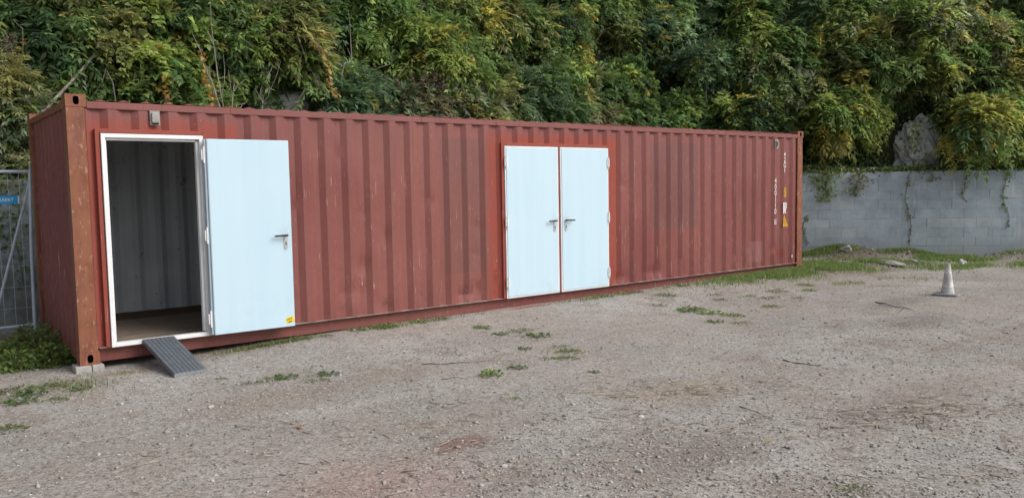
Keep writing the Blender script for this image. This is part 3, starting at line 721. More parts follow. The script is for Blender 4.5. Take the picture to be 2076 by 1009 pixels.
PAL = {
 'dark': [(0.077, 0.136, 0.06), (0.112, 0.188, 0.073), (0.147, 0.238, 0.088)],
 'green': [(0.122, 0.211, 0.075), (0.169, 0.268, 0.089), (0.224, 0.325, 0.109)],
 'lime': [(0.192, 0.289, 0.078), (0.267, 0.355, 0.094), (0.329, 0.409, 0.118), (0.154, 0.228, 0.071)],
 'olive': [(0.198, 0.228, 0.083), (0.274, 0.294, 0.104), (0.338, 0.338, 0.124), (0.159, 0.197, 0.076)],
 'yellow': [(0.289, 0.33, 0.083), (0.366, 0.378, 0.094), (0.437, 0.407, 0.1), (0.224, 0.283, 0.08), (0.4, 0.36, 0.09)],
 'blue': [(0.13, 0.217, 0.114), (0.185, 0.285, 0.148), (0.246, 0.353, 0.191), (0.099, 0.16, 0.087)],
 'grey': [(0.224, 0.266, 0.159), (0.283, 0.319, 0.195), (0.183, 0.236, 0.118), (0.33, 0.342, 0.177)],
 'brown': [(0.224, 0.183, 0.124), (0.289, 0.236, 0.165), (0.177, 0.168, 0.094)],
}
STY = { # pairs, leaflet length, width, droop, angle, spray length
 'pinnate': dict(pairs=7, ll=.125, lw=.021, droop=.60, ang=58, sp=(.28, .46)),
 'lance':   dict(pairs=5, ll=.15, lw=.019, droop=.35, ang=42, sp=(.22, .40)),
 'broad':   dict(pairs=4, ll=.090, lw=.036, droop=.45, ang=60, sp=(.16, .30)),
 'feather': dict(pairs=7, ll=.080, lw=.012, droop=.22, ang=48, sp=(.18, .34)),
}
def pick(pals, n, mixw=None):
    names = pals if isinstance(pals, (list, tuple)) else [pals]
    c = []
    for _ in range(n):
        p = PAL[random.choice(names)]; c.append(random.choice(p))
    return np.array(c)*rng.uniform(.8, 1.22, (n, 1))
def clump(center, out, rad, nf, style, colr, size=None):
    """a tuft of sprays round one limb tip"""
    s = STY[style]; z = size or rng.uniform(.72, 1.45)
    d = unit(rng.normal(0, 1, (nf, 3)) + out*0.9 + UP*.25)
    B = center + d*rng.uniform(.05, .55, (nf, 1))*rad*np.array([1, 1, .75])
    Ln = rng.uniform(*s['sp'], nf)
    return fronds(B, unit(d + rng.normal(0, .35, (nf, 3)) - UP*.12), Ln*(.6+.4*z), colr, s['pairs'], s['ll']*z, s['lw']*z, s['droop'], s['ang'])
def shrub(c, r, style, pals, label, nclump=16, nf=34, flowers=0, name='shrub', cat='shrub'):
    c = np.array(c, float); r = np.array(r, float)
    # the hill's outward direction here (towards the yard)
    s_est = c[0] - BX if c[1] - BY > -(c[0]-BX)*.4 and c[0] < BX else (c[0]-BX)*DB.x + (c[1]-BY)*DB.y
    _, nh = hill_pt(np.array([s_est]), np.array([c[2]])); out = -nh[0]
    rootp = c - out*(r[1]*.9) - UP*r[2]*.75
    t = empty(name, tuple(rootp)); tag(t, label, cat, 'shrubs on the hillside')
    parts = []; mbw = MB(); tips = []
    base_c = pick(pals, nclump)
    for i in range(nclump):
        d = unit(rng.normal(0, 1, 3) + out*.55 + UP*.15)
        if np.dot(d, out) < -.35: d = d - 2*np.dot(d, out)*out
        lobe = .82 + .55*float(vnoise(d[0]*3 + c[0], d[2]*3 + c[1], 77))
        tip = c + d*r*rng.uniform(.40, 1.12)*np.clip(lobe, .45, 1.35) - UP*rng.uniform(0, .25)*r[2]
        tips.append(tip)
        cl = np.clip(base_c[i]*rng.uniform(.72, 1.3, (nf, 1)) + rng.normal(0, .008, (nf, 3)), .01, .6)
        odd = rng.uniform(0, 1, nf) < .025; cl[odd] = np.array([.40, .31, .08])*rng.uniform(.6, 1.1, (odd.sum(), 1))
        parts.append(clump(tip, unit(d + out*.4), .30*(r.mean()/.8)**.5 + .08, nf, style, cl))
    V, F, C = join(parts); V = V - rootp
    obj('crown', np_mesh('crown', V, F, C), LEAF, t)
    trunk = c - UP*r[2]*.35 - out*r[1]*.25
    mbw.tube([(0, 0, -.15), tuple((trunk-rootp)*.55 + rng.normal(0, .04, 3)), tuple(trunk-rootp)], [.045, .035, .026], 7)
    for tp in tips:
        a = trunk - rootp; b = tp - rootp; mid = (a+b)/2 + np.array([0, 0, .12]) + rng.normal(0, .06, 3)
        mbw.tube([tuple(a), tuple(mid), tuple(b)], [.018, .012, .005], 5, cap=False)
    mbw.build('trunk', BARK, t)
    if flowers:
        for i in range(flowers):
            d = unit(rng.normal(0, .6, 3) + out*.8 + UP*.8); b = c + d*r*rng.uniform(.85, 1.1); n_ = 26
            tt = rng.uniform(0, 1, n_); B = b + d*tt[:, None]*.26 + rng.normal(0, .03, (n_, 3))*(1.1-tt)[:, None]
            V, F, C = fronds(B, rng.normal(0, 1, (n_, 3)) + UP*.5, np.full(n_, .03), np.array([.25, .20, .16])*rng.uniform(.65, 1.3, (n_, 1)), 2, .032, .012, .1, 60); tag(obj('seed_head', np_mesh('seed_head', V - rootp, F, C), LEAF, t), kind='stuff')
    return t
SH = [
 ((.0, 4.20, 2.79), (.75, .6, .85), 'feather', ['grey', 'olive', 'grey'], 'grey-green feathery bush behind the metal fence', 20, 40, 5),
 ((.68, 4.67, 3.87), (.75, .5, .6), 'pinnate', ['green', 'dark'], 'dark fern-like shrub above the long grey pole', 12, 24, 0),
 ((2.08, 4.43, 3.50), (1.15, .6, .95), 'broad', ['lime', 'green', 'lime', 'olive'], 'lime green creeper mass above the open doorway', 34, 46, 0),
 ((1.26, 4.84, 4.50), (.9, .5, .5), 'pinnate', ['olive', 'green'], 'olive green shrub at the top left corner', 14, 30, 0),
 ((2.91, 4.83, 4.50), (.8, .5, .55), 'pinnate', ['dark', 'olive', 'green'], 'dark drooping shrub above the lime green creeper', 14, 28, 0),
 ((3.87, 4.61, 4.25), (.75, .5, .80), 'lance', ['olive', 'brown', 'olive', 'lime'], 'olive and brown shrub over the grey rock face', 20, 34, 0),
 ((4.95, 4.20, 3.15), (.85, .5, .55), 'lance', ['blue', 'green', 'blue'], 'blue-green long-leaved bush at the roof edge beside the rock', 24, 34, 0),
 ((5.88, 5.08, 4.94), (.9, .55, .70), 'pinnate', ['dark', 'green', 'lime'], 'dark fine-leaved shrub behind the bare branches', 16, 32, 0),
 ((6.36, 4.20, 3.15), (.75, .5, .48), 'lance', ['blue', 'grey', 'brown'], 'grey-green bush with faded brown flower heads at roof edge', 20, 32, 16),
 ((7.05, 4.60, 4.20), (.95, .55, .72), 'pinnate', ['yellow', 'lime', 'lime'], 'bright yellow-green shrub above the brown flower heads', 24, 34, 0),
 ((7.65, 4.17, 3.05), (.60, .5, .42), 'lance', ['grey', 'olive', 'blue'], 'low bush with drooping tawny sprays above the closed doors', 16, 30, 8),
 ((8.84, 5.24, 5.31), (1.1, .6, .80), 'lance', ['yellow', 'lime', 'olive'], 'large yellow-green shrub at the top above the closed doors', 26, 36, 0),
 ((9.20, 4.35, 3.55), (.80, .55, .72), 'feather', ['blue', 'blue', 'dark'], 'dense blue-green bush above the right closed door', 28, 44, 0),
 ((10.83, 5.16, 5.15), (1.1, .6, .85), 'broad', ['olive', 'yellow', 'lime'], 'olive and yellow leafy shrub left of the top middle', 24, 36, 0),
 ((10.96, 4.50, 3.25), (.75, .5, .55), 'lance', ['dark', 'brown', 'green'], 'dark twiggy bush low over the roof right of doors', 14, 28, 0),
 ((12.22, 4.60, 4.05), (1.0, .55, .75), 'broad', ['green', 'dark', 'lime'], 'mid green leafy shrub between olive and blue-green ones', 26, 36, 0),
 ((12.52, 5.30, 5.85), (1.1, .6, .70), 'lance', ['olive', 'lime', 'green'], 'olive shrub at the top edge above the mid green one', 20, 34, 0),
 ((13.60, 4.56, 5.23), (1.0, .6, .85), 'pinnate', ['green', 'yellow', 'blue'], 'mixed green shrub with gold leaves near the top', 22, 34, 0),
 ((13.42, 3.83, 3.15), (.95, .6, .65), 'broad', ['dark', 'green', 'green'], 'dark green bush hugging the roofline right of centre', 22, 36, 0),
 ((14.14, 3.54, 4.33), (1.0, .6, .80), 'feather', ['blue', 'green', 'blue'], 'blue-green feathery shrub above the far half of container', 30, 44, 0),
 ((14.62, 2.59, 3.25), (.90, .6, .65), 'pinnate', ['green', 'dark', 'lime'], 'green shrub just above the stencilled container end', 22, 36, 0),
 ((15.25, 3.39, 5.67), (1.1, .6, .80), 'lance', ['green', 'lime', 'dark'], 'green shrub at the top right of centre', 22, 34, 0),
 ((15.48, 2.46, 4.40), (.95, .6, .80), 'lance', ['blue', 'green', 'olive'], 'deep green shrub up the slope from the container corner', 24, 36, 0),
 ((15.70, 1.15, 3.35), (1.15, .6, .62), 'pinnate', ['yellow', 'lime', 'green', 'lime'], 'yellowing drooping shrub hanging over the wall by the container', 36, 34, 0),
 ((15.67, 1.55, 2.25), (.65, .35, .40), 'broad', ['dark', 'dark', 'green'], 'dark shaded ivy bush on the wall top beside the container', 14, 30, 0),
 ((16.28, 1.83, 5.29), (1.2, .6, .85), 'feather', ['green', 'blue', 'lime'], 'soft green shrub at the top right', 26, 42, 0),
 ((17.75, -1.00, 3.05), (1.25, .6, .72), 'pinnate', ['yellow', 'lime', 'green', 'yellow'], 'big yellowing shrub hanging over the wall right of the outcrop', 40, 36, 0),
 ((16.96, .77, 4.45), (1.1, .6, .75), 'lance', ['olive', 'green', 'green', 'lime'], 'olive shrub with bare twigs above the limestone outcrop', 26, 36, 0),
 ((17.71, .25, 5.30), (1.3, .7, .95), 'pinnate', ['olive', 'lime', 'grey'], 'large soft olive shrub at the top right corner', 32, 40, 0),
 ((18.72, -.98, 4.25), (1.05, .6, .85), 'lance', ['olive', 'yellow', 'grey', 'lime'], 'olive shrub with golden tips at the right edge', 28, 38, 0),
]
for (c, r, sty, pals, lab, nc, nf, fl) in SH: shrub(c, r, sty, pals, lab, nc, nf, fl)

# the unbroken green mass between the shrubs, and the ivy lying on the slope
parts = []
nclu = 1250
s_ = rng.uniform(-16, 11, nclu); h_ = 2.1 + 6.5*rng.uniform(0, 1, nclu)**1.1
P0_, N0_ = hill_pt(s_, h_)
for i in range(nclu):
    x, y, z = P0_[i]
    if (abs(x-17.0) < .75 and abs(y-.2) < 1.0 and z < 3.0) or (abs(x-4.0) < .5 and z < 3.35) or (abs(x-18.0) < .5 and z < 2.3): continue
    if 14.2 < x < 16.5 and z < 2.9: continue
    if float(vnoise(np.array(s_[i]*1.5), np.array(h_[i]*1.7), 91)) < -.30: continue
    sty = random.choice(['pinnate', 'lance', 'broad', 'feather']); pn = random.choice(['green', 'olive', 'lime', 'green', 'lime', 'grey'] if s_[i] > 3.2 else ['dark', 'green', 'blue', 'green', 'lime', 'olive'] if s_[i] > -4 else ['lime', 'green', 'green', 'olive', 'dark', 'lime'])
    nf = 18; cl = pick(pn, 1)[0]*rng.uniform(.7, 1.25, (nf, 1))*np.ones(3)
    parts.append(clump(P0_[i] - N0_[i]*rng.uniform(.05, .75), -N0_[i], .38, nf, sty, cl))
for i in range(330):                       # leafy skirts hanging over the wall end of the slope
    s1 = rng.uniform(1.6, 9.5); h1 = rng.uniform(2.95, 5.2); P1_, N1_ = hill_pt(np.array([s1]), np.array([h1]))
    if (5.2 < s1 < 6.6 and h1 < 3.1) or (s1 < 5.2 and h1 < 3.35) or float(vnoise(np.array(s1*1.5), np.array(h1*1.7), 91)) < -.22: continue
    cl = pick(random.choice(['olive', 'yellow', 'lime', 'green', 'green', 'lime', 'grey']), 1)[0]*rng.uniform(.75, 1.25, (16, 1))*np.ones(3)
    parts.append(clump(P1_[0] - N1_[0]*rng.uniform(.35, .95), -N1_[0] - UP*.4, .42, 16, random.choice(['pinnate', 'pinnate', 'lance']), cl))
V, F, C = join(parts); o = obj('hillside_thicket', np_mesh('hillside_thicket', V, F, C), LEAF); tag(o, 'tangled green thicket covering the steep hillside', 'thicket', kind='stuff')
q = MB()
for i in range(150):                       # dry stems and limbs showing in the gaps
    s1 = rng.uniform(-14, 9.5); h1 = rng.uniform(2.2, 6.2); P1_, N1_ = hill_pt(np.array([s1]), np.array([h1])); a = P1_[0]; e = a - N1_[0]*rng.uniform(.5, 1.05) + np.array([rng.normal(0, .45), rng.normal(0, .2), rng.uniform(-.1, .9)])
    r0 = rng.uniform(.006, .018); q.tube(walk(a, e, 6, .05), list(np.linspace(r0, r0*.3, 6)), 5, cap=False)
tag(q.build('thicket_stems', TWIG), 'dry grey stems threaded through the hillside thicket', 'stems', kind='stuff')
def leaf_scatter(P, Nrm, size, C, aspect=.42):
    n = len(P); ld = unit(-UP + rng.normal(0, .6, (n, 3))); nn_ = unit(Nrm + rng.normal(0, .45, (n, 3)) + UP*.35); wd_ = unit(np.cross(ld, nn_)); nn_ = np.cross(wd_, ld)
    l = size[:, None]; wv = l*aspect
    V = np.stack([P, P + ld*l*.35 + wd_*wv + nn_*wv*.25, P + ld*l, P + ld*l*.35 - wd_*wv + nn_*wv*.25], 1).reshape(-1, 3)
    return V, np.arange(n*4).reshape(-1, 4), C
n = 60000
s_ = rng.uniform(-16, 11, n); h_ = 1.75 + 6.5*rng.uniform(0, 1, n)**1.2; P0_, N0_ = hill_pt(s_, h_)
keep = ~((np.abs(P0_[:, 0]-17.0) < .5) & (P0_[:, 2] < 2.9) & (P0_[:, 2] > 1.9)); P0_, N0_ = P0_[keep], N0_[keep]; n = len(P0_)
pal = np.array(PAL['dark'] + PAL['green'] + [(.10, .09, .05)]); C = pal[rng.integers(0, len(pal), n)]*rng.uniform(.7, 1.2, (n, 1))
V, F, C = leaf_scatter(P0_ - N0_*rng.uniform(0, .25, (n, 1)), -N0_, rng.uniform(.05, .10, n), C)
o = obj('ivy_cover', np_mesh('ivy_cover', V, F, C), LEAF); tag(o, 'dark ivy clinging to the shaded slope between shrubs', 'ivy', kind='stuff')
# low green edging along the wall top
n = 9000; s_ = rng.uniform(.3, 9.5, n); hgt = rng.uniform(0, 1, n)**2*.22*(.6+.5*vnoise(s_*3, s_*0, 31)); d_ = rng.uniform(.0, .6, n)
P_ = np.stack([BX + DB.x*s_ + NB.x*d_, BY + DB.y*s_ + NB.y*d_, ZW - .0025*s_ + .01 + np.maximum(hgt, 0)], -1)
C = np.array(PAL['green'] + PAL['lime'] + PAL['dark'])[rng.integers(0, 10, n)]*rng.uniform(.7, 1.2, (n, 1)); br = rng.uniform(0, 1, n) < .2; C[br] = (.13, .095, .055)
V, F, C = leaf_scatter(P_, np.tile(-np.array(NB), (n, 1)), rng.uniform(.04, .08, n), C); o = obj('wall_top_creeper', np_mesh('wall_top_creeper', V, F, C), LEAF); tag(o, 'low creeping greenery along the top of the block wall', 'creeper', kind='stuff')

# hanging vines on the wall face
def vine(s0, ztop, zbot, label, nl, spread, pals, lsize=.055, clus=0):
    t = empty('hanging_vine', tuple(wall_pt(s0, -.02, ZW-.02))); tag(t, label, 'vine', 'vines on the wall'); o0 = np.array(wall_pt(s0, -.02, ZW-.02))
    k = 9; pts = []
    for i in range(k):
        f = i/(k-1); s = s0 + .05*math.sin(f*7+s0*3) + .03*random.uniform(-1, 1); pts.append(np.array(wall_pt(s, -.014 if f > .05 else .03, ztop + (zbot-ztop)*f)))
    MB().tube([tuple(p-o0) for p in pts], [.006]*k, 5).build('stem', DTWIG, t)
    f = rng.uniform(0, 1, nl); f = f**1.4 if not clus else f
    i0 = np.minimum((f*(k-1)).astype(int), k-2); fr = f*(k-1) - i0; A = np.array(pts)
    P = A[i0]*(1-fr[:, None]) + A[i0+1]*fr[:, None]; off = rng.normal(0, spread, nl); P = P + (np.array(DB) if s0 > 0 else np.array([1., 0., 0.]))*off[:, None]*(1-.6*f[:, None]) - (np.array(NB) if s0 > 0 else np.array([0., 1., 0.]))*rng.uniform(.005, .08, (nl, 1))*(1-.6*f[:, None])
    C = np.array(sum([PAL[p] for p in pals], []))[rng.integers(0, sum(len(PAL[p]) for p in pals), nl)]
    V, F, C = leaf_scatter(P, np.tile(-np.array(NB), (nl, 1)), rng.uniform(.6, 1.2, nl)*lsize, C); obj('leaves', np_mesh('leaves', V - o0, F, C), LEAF, t)
oi = np.array([(16.95 + .55*math.cos(a_) - .25, .16 + .1 - .42 + .1*math.sin(a_*3), 2.30 + .68*math.sin(a_)) for a_ in rng.uniform(0, 2*np.pi, 260)]) + rng.normal(0, .09, (260, 3))
pl = np.array(PAL['dark'] + PAL['green'] + PAL['olive']); V, F, C = leaf_scatter(oi, np.tile(-np.array(NB), (260, 1)), rng.uniform(.05, .11, 260), pl[rng.integers(0, len(pl), 260)])
o = obj('outcrop_ivy', np_mesh('outcrop_ivy', V, F, C), LEAF); tag(o, 'loose ivy leaves fringing the limestone outcrop', 'ivy', kind='stuff')
vine(3.18, ZW+.05, 1.25, 'bushy green vine clump spilling over the wall beside the container', 420, .22, ['green', 'olive', 'lime'])
vine(3.85, ZW+.05, 1.35, 'dry brown and green vine tangle hanging next to the bushy clump', 170, .20, ['brown', 'olive'])
vine(4.92, ZW+.03, .25, 'thin vine stem trailing almost to the ground down the wall', 60, .05, ['brown', 'olive'], .05)
vine(5.35, ZW+.03, 1.62, 'short sparse vine fringe at the wall top middle', 60, .16, ['brown', 'olive'], .045)
vine(6.05, ZW+.03, 1.20, 'faded vine with few leaves halfway along the wall', 46, .05, ['olive', 'brown'], .05)
vine(6.88, ZW+.03, .60, 'dark green ivy strand stepping down the wall toward the right', 60, .05, ['dark', 'dark', 'green'], .055)
vine(7.50, ZW+.03, 1.15, 'ivy strand at the right edge of the wall', 50, .05, ['dark', 'green'], .06)
vine(2.78, .95, .25, 'small dry climber at the wall foot beside the container corner', 36, .03, ['olive', 'brown'], .05)

vine(-12.50, ZW+.03, .5, 'dark ivy strand on the wall seen through the fence mesh', 90, .10, ['dark', 'green'], .06)
vine(-12.72, ZW+.05, 1.0, 'ivy tuft over the wall top behind the fence', 160, .16, ['green', 'olive', 'dark'], .06)
# bare branches and coloured strands above the roof
q = MB(); q.tube(walk((.18, 3.64, 2.55), (1.25, 4.10, 3.78), 6, .010), [.022, .022, .020, .019, .018, .016], 7); o = q.build('leaning_pole', TWIG); tag(o, 'long straight grey pole leaning behind the container corner', 'pole')
def branch(base, tips, label, mat=TWIG, r0=.014, name='bare_branch', sub=2):
    q = MB()
    for tp in tips:
        p = walk(base, tp, 7, .045, .05); q.tube(p, list(np.linspace(r0, r0*.3, 7)), 5)
        for j in range(sub):
            i = random.randint(2, 5); e = np.array(p[i]) + (np.array(tp) - np.array(base))*.35 + rng.normal(0, .16, 3); q.tube(walk(p[i], e, 4, .02), [r0*.45, r0*.35, r0*.28, r0*.15], 4)
    o = q.build(name, mat); return tag(o, label, 'branch', 'bare branches')
branch((2.78, 3.60, 2.45), [(2.36, 3.85, 4.0), (2.55, 3.75, 4.05), (2.5, 3.7, 3.35), (2.9, 3.7, 3.4), (3.1, 3.8, 3.0)], 'fan of bare grey twigs above the open blue door')
branch((4.55, 3.75, 2.75), [(4.15, 4.0, 3.9), (4.45, 3.8, 4.1), (4.85, 3.8, 4.0), (4.25, 3.7, 3.5), (4.0, 3.9, 4.15)], 'tangle of bare branches above the roof beside the blue-green bush')
branch((3.35, 3.85, 2.6), [(3.42, 3.9, 3.75), (3.55, 3.8, 3.6), (3.3, 3.7, 3.3)], 'few thin stems rising left of the grey rock face', r0=.009)
branch((.05, 3.9, 2.3), [(-.2, 3.9, 3.3), (-.1, 4.0, 3.5), (.5, 3.8, 3.1), (-.5, 3.8, 2.9)], 'arching dry stems behind the metal fence', r0=.011)
branch((10.2, 3.7, 2.6), [(9.8, 3.8, 3.5), (10.0, 3.8, 3.7), (10.5, 3.7, 3.3)], 'grey twigs poking out over the roof past the closed doors', r0=.010)
branch((16.7, .55, 3.5), [(16.3, .35, 4.3), (16.6, .2, 4.4), (17.0, .1, 4.2), (16.0, .5, 4.0)], 'bare twigs sticking out above the limestone outcrop', r0=.010)
def strand(a, b, label, nl, colr):
    t = empty('yellow_vine', a); tag(t, label, 'vine', 'autumn coloured vines'); p = walk(a, b, 8, .05, 0); A = np.array(p)
    MB().tube([tuple(x - A[0]) for x in A], .005, 5).build('stem', DTWIG, t)
    f = rng.uniform(0, 1, nl)*6.99; i0 = f.astype(int); P = A[i0]*(1-(f-i0)[:, None]) + A[i0+1]*(f-i0)[:, None] + rng.normal(0, .022, (nl, 3))
    V, F, C = leaf_scatter(P, np.tile(np.array([0, -1., 0]), (nl, 1)), rng.uniform(.05, .085, nl), np.array(colr)*rng.uniform(.6, 1.25, (nl, 1))); obj('leaves', np_mesh('leaves', V - A[0], F, C), LEAF, t)
strand((2.42, 3.62, 3.75), (2.55, 3.55, 2.75), 'golden vine strand hanging left of the bare twig fan', 70, (.42, .26, .04))
strand((1.85, 3.70, 3.2), (2.0, 3.6, 2.7), 'orange leaved strand above the open doorway', 40, (.50, .26, .06))
strand((4.10, 3.62, 4.05), (4.55, 3.5, 3.05), 'pale yellow vine hanging through the bare branches', 80, (.45, .32, .10))

# ------------------------------------------------------------------ mobile fence at far left
fe = empty('mobile_fence', (-.02, 2.52, G(-.02, 2.52))); tag(fe, 'galvanised mesh fence panel butted against the container end', 'fence'); fo = Vector((-.02, 2.52, G(-.02, 2.52)))
def fl(p): return tuple(Vector(p) - fo)
zt_ = 1.945; gl = -.04
MB().tube([fl((-.045, 2.52, gl)), fl((-.03, 2.52, 1.0)), fl((.004, 2.52, zt_+.005))], .0205, 12).build('post', GALV, fe, smooth=True)
MB().tube([fl((-2.26, 2.52, gl)), fl((-2.22, 2.52, zt_))], .0205, 12).build('post', GALV, fe, smooth=True)
MB().tube([fl((-2.22, 2.52, zt_-.015)), fl((-.01, 2.52, zt_-.015))], .0205, 12).build('top_tube', GALV, fe, smooth=True)
MB().tube([fl((-2.25, 2.52, .10)), fl((-.045, 2.52, .10))], .0205, 12).build('bottom_tube', GALV, fe, smooth=True)
MB().tube([fl((.030, 2.585, 2.02)), fl((.022, 2.58, 1.90)), fl((-.05, 2.58, 1.62)), fl((-.50, 2.60, -.03))], .016, 10).build('brace', GALV, fe, smooth=True)
MB().tube([fl((.012, 2.57, 2.02)), fl((.010, 2.56, 1.93))], .010, 8).build('hook', GALV, fe)
vw = MB().tube([(0, 0, 0), (0, 0, 1.80)], .0028, 4).mesh('wire'); vw.materials.append(GALV)
hw = MB().tube([(0, 0, 0), (-2.16, 0, 0)], .0022, 4).mesh('wire'); hw.materials.append(GALV)
for i in range(18):
    b = bpy.data.objects.new('wire', vw); link(b, fe); b.location = fl((-.115 - .115*i, 2.52, .11))
for i in range(7):
    b = bpy.data.objects.new('wire', hw); link(b, fe); b.location = fl((-.03, 2.517, .32 + .25*i))
BLUES = mat_simple('bright_blue_sign', (.02, .36, .75), (.02, .33, .70), 10, .4)
sg_ = MB().box(-.62-fo.x, -.124-fo.x, -.016, -.012, 1.552-fo.z, 1.648-fo.z).build('sign', BLUES, fe, .001)
MB().box(-.140-fo.x, -.1245-fo.x, -.0172, -.0158, 1.553-fo.z, 1.647-fo.z).build('sign_edge', WHITE, sg_)
o = letter('BEKAERT', -.287-fo.x, 1.583-fo.z, .052, -.0175, WHITE, sg_, 'sign_lettering', sx=1.0)

# ------------------------------------------------------------------ weeds, grass, sticks, stones
def weed_mesh(r, n, hgt, lsz, pals, name='leaves', tall=0):
    a = rng.uniform(0, 2*np.pi, n); q = r*np.sqrt(rng.uniform(0, 1, n)); P = np.stack([q*np.cos(a), q*np.sin(a), rng.uniform(0, 1, n)*hgt*(1.05-(q/r)**2)], -1)
    ld = unit(np.stack([np.cos(a), np.sin(a), rng.uniform(-.1, .9, n)], -1) + rng.normal(0, .45, (n, 3))); nn_ = unit(UP + rng.normal(0, .4, (n, 3))); wd_ = unit(np.cross(ld, nn_)); nn_ = np.cross(wd_, ld)
    l = lsz*rng.uniform(.6, 1.3, (n, 1)); wv = l*.30
    V = np.stack([P, P + ld*l*.5 + wd_*wv + nn_*wv*.3, P + ld*l - UP*l*.1, P + ld*l*.5 - wd_*wv + nn_*wv*.3], 1).reshape(-1, 3)
    pl = np.array(sum([PAL[p] for p in pals], [])); C = pl[rng.integers(0, len(pl), n)]*rng.uniform(.75, 1.25, (n, 1)); br = rng.uniform(0, 1, n) < .10; C[br] = (.16, .12, .06)
    st_ = np.stack([np.zeros((n, 3)), np.stack([.002*np.sin(a), -.002*np.cos(a), 0*a], -1), P + np.stack([.002*np.sin(a), -.002*np.cos(a), 0*a], -1), P], 1).reshape(-1, 3)   # creeping stems from the root
    V = np.concatenate([V, st_]); C = np.concatenate([C, np.tile([.10, .10, .045], (n, 1))]); n = 2*n
    me = np_mesh(name, V, np.arange(n*4).reshape(-1, 4), C); me.materials.append(LEAF); return me
WV = [weed_mesh(.13, 90, .035, .035, ['green', 'olive']), weed_mesh(.10, 70, .05, .04, ['green', 'lime']), weed_mesh(.16, 80, .02, .030, ['olive', 'dark', 'green']), weed_mesh(.12, 60, .03, .045, ['green', 'dark'])]
def weed(x, y, sc, v, label, group, sq=1.0):
    o = obj('weed_tuft', WV[v]); o.location = (x, y, G(x, y) - .002); o.scale = (sc*1.1, sc*.75*sq, sc*.75); o.rotation_euler = (0, 0, R(-38) + random.uniform(-.5, .5)); return tag(o, label, 'weed', group)
weed(2.83, -2.80, .95, 1, 'fresh green leafy weed alone in the gravel, brightest of the yard', 'single weeds in the gravel').scale = (.95, .9, 1.3)
weed(2.51, -3.55, .42, 1, 'tiny green weed nearer the viewer than the fresh leafy one', 'single weeds in the gravel')
L1 = 'low green weed tuft scattered in the gravel before the closed doors'
for (x, y, s) in [(4.16,-.81,1.0),(4.13,-1.23,.8),(4.44,-1.17,1.1),(4.40,-1.58,1.25),(3.82,-2.04,.7),(4.2,-2.18,.8),(4.09,-2.47,1.1),(3.85,-2.70,.9),(3.69,-2.59,.75),(3.21,-2.72,.8),(3.65,-3.29,.5)]: weed(x, y, s, random.randint(0, 3), L1, 'weed tufts before the closed doors')
L2 = 'flat weed tuft in the gravel toward the stencilled container end'
for (x, y, s) in [(7.73,-.57,1.2),(7.06,-.97,.9),(7.21,-1.50,1.5),(7.10,-1.88,1.4),(7.0,-1.55,1.1),(8.13,-1.2,.9),(8.75,-1.29,1.0),(8.8,-1.58,1.1),(8.18,-2.08,1.0),(7.19,-2.2,1.1),(6.77,-2.59,.9),(6.61,-2.34,.9),(8.4,-.9,.9),(9.4,-1.3,1.2),(9.9,-1.6,1.0),(10.4,-1.2,1.1),(9.1,-1.9,.8)]: weed(x, y, s, random.randint(0, 3), L2, 'weed tufts toward the far end')
L3 = 'small weed tuft in the gravel near the ramp foot'
for (x, y, s) in [(1.29,-1.53,.9),(1.40,-1.55,1.0),(1.58,-1.85,.8),(1.10,-1.54,.7),(1.75,-1.7,.9),(.95,-1.2,.5)]: weed(x, y, s, random.choice((0, 2, 3)), L3, 'weed tufts near the ramp')
L4 = 'weed tuft growing along the foot of the container side'
for (x, y, s) in [(1.75,-.06,.7),(2.1,-.07,.6),(2.9,-.08,.9),(3.25,-.12,1.2),(3.7,-.12,1.0),(4.05,-.10,.8),(6.9,-.10,1.0),(7.3,-.10,.9),(7.6,-.10,.8),(8.6,-.14,1.0),(2.5,-.12,.6)]: weed(x, y, s, random.choice((0, 1, 3)), L4, 'weeds at the container foot')
L5 = 'low weed patch in the dirt at the left edge before the container corner'
for (x, y, s) in [(-.15,-.77,.8),(-.51,-.68,1.2),(-.57,-.40,1.2),(-.77,-1.77,1.0),(-.3,-.5,1.0),(-.62,-.95,1.1),(-.35,-1.05,.7)]: weed(x, y, s, random.choice((0, 2, 3)), L5, 'weed patches at the left edge')
weed(2.69, -6.34, .75, 2, 'sparse grass tuft at the bottom edge toward the right', 'single weeds in the gravel')
ORD = 'leftmost second third fourth fifth sixth seventh eighth ninth tenth eleventh twelfth thirteenth fourteenth fifteenth sixteenth seventeenth'.split()
for L_, kind_ in ((L1, 'low green weed tuft before the closed doors'), (L2, 'flat weed tuft toward the stencilled container end'), (L3, 'small weed tuft near the ramp foot'), (L4, 'weed tuft along the foot of the container side'), (L5, 'low weed patch left of the container corner')):
    ws = [o for o in scene.objects if o.get('label') == L_]
    def left_key(o):
        d = o.location - cam.location; return d.dot(right)/d.dot(fwd)
    for i_, o in enumerate(sorted(ws, key=left_key)):
        o['label'] = kind_ + (', leftmost of them' if i_ == 0 else ', rightmost of them' if i_ == len(ws)-1 else ', %s from the left' % ORD[i_])
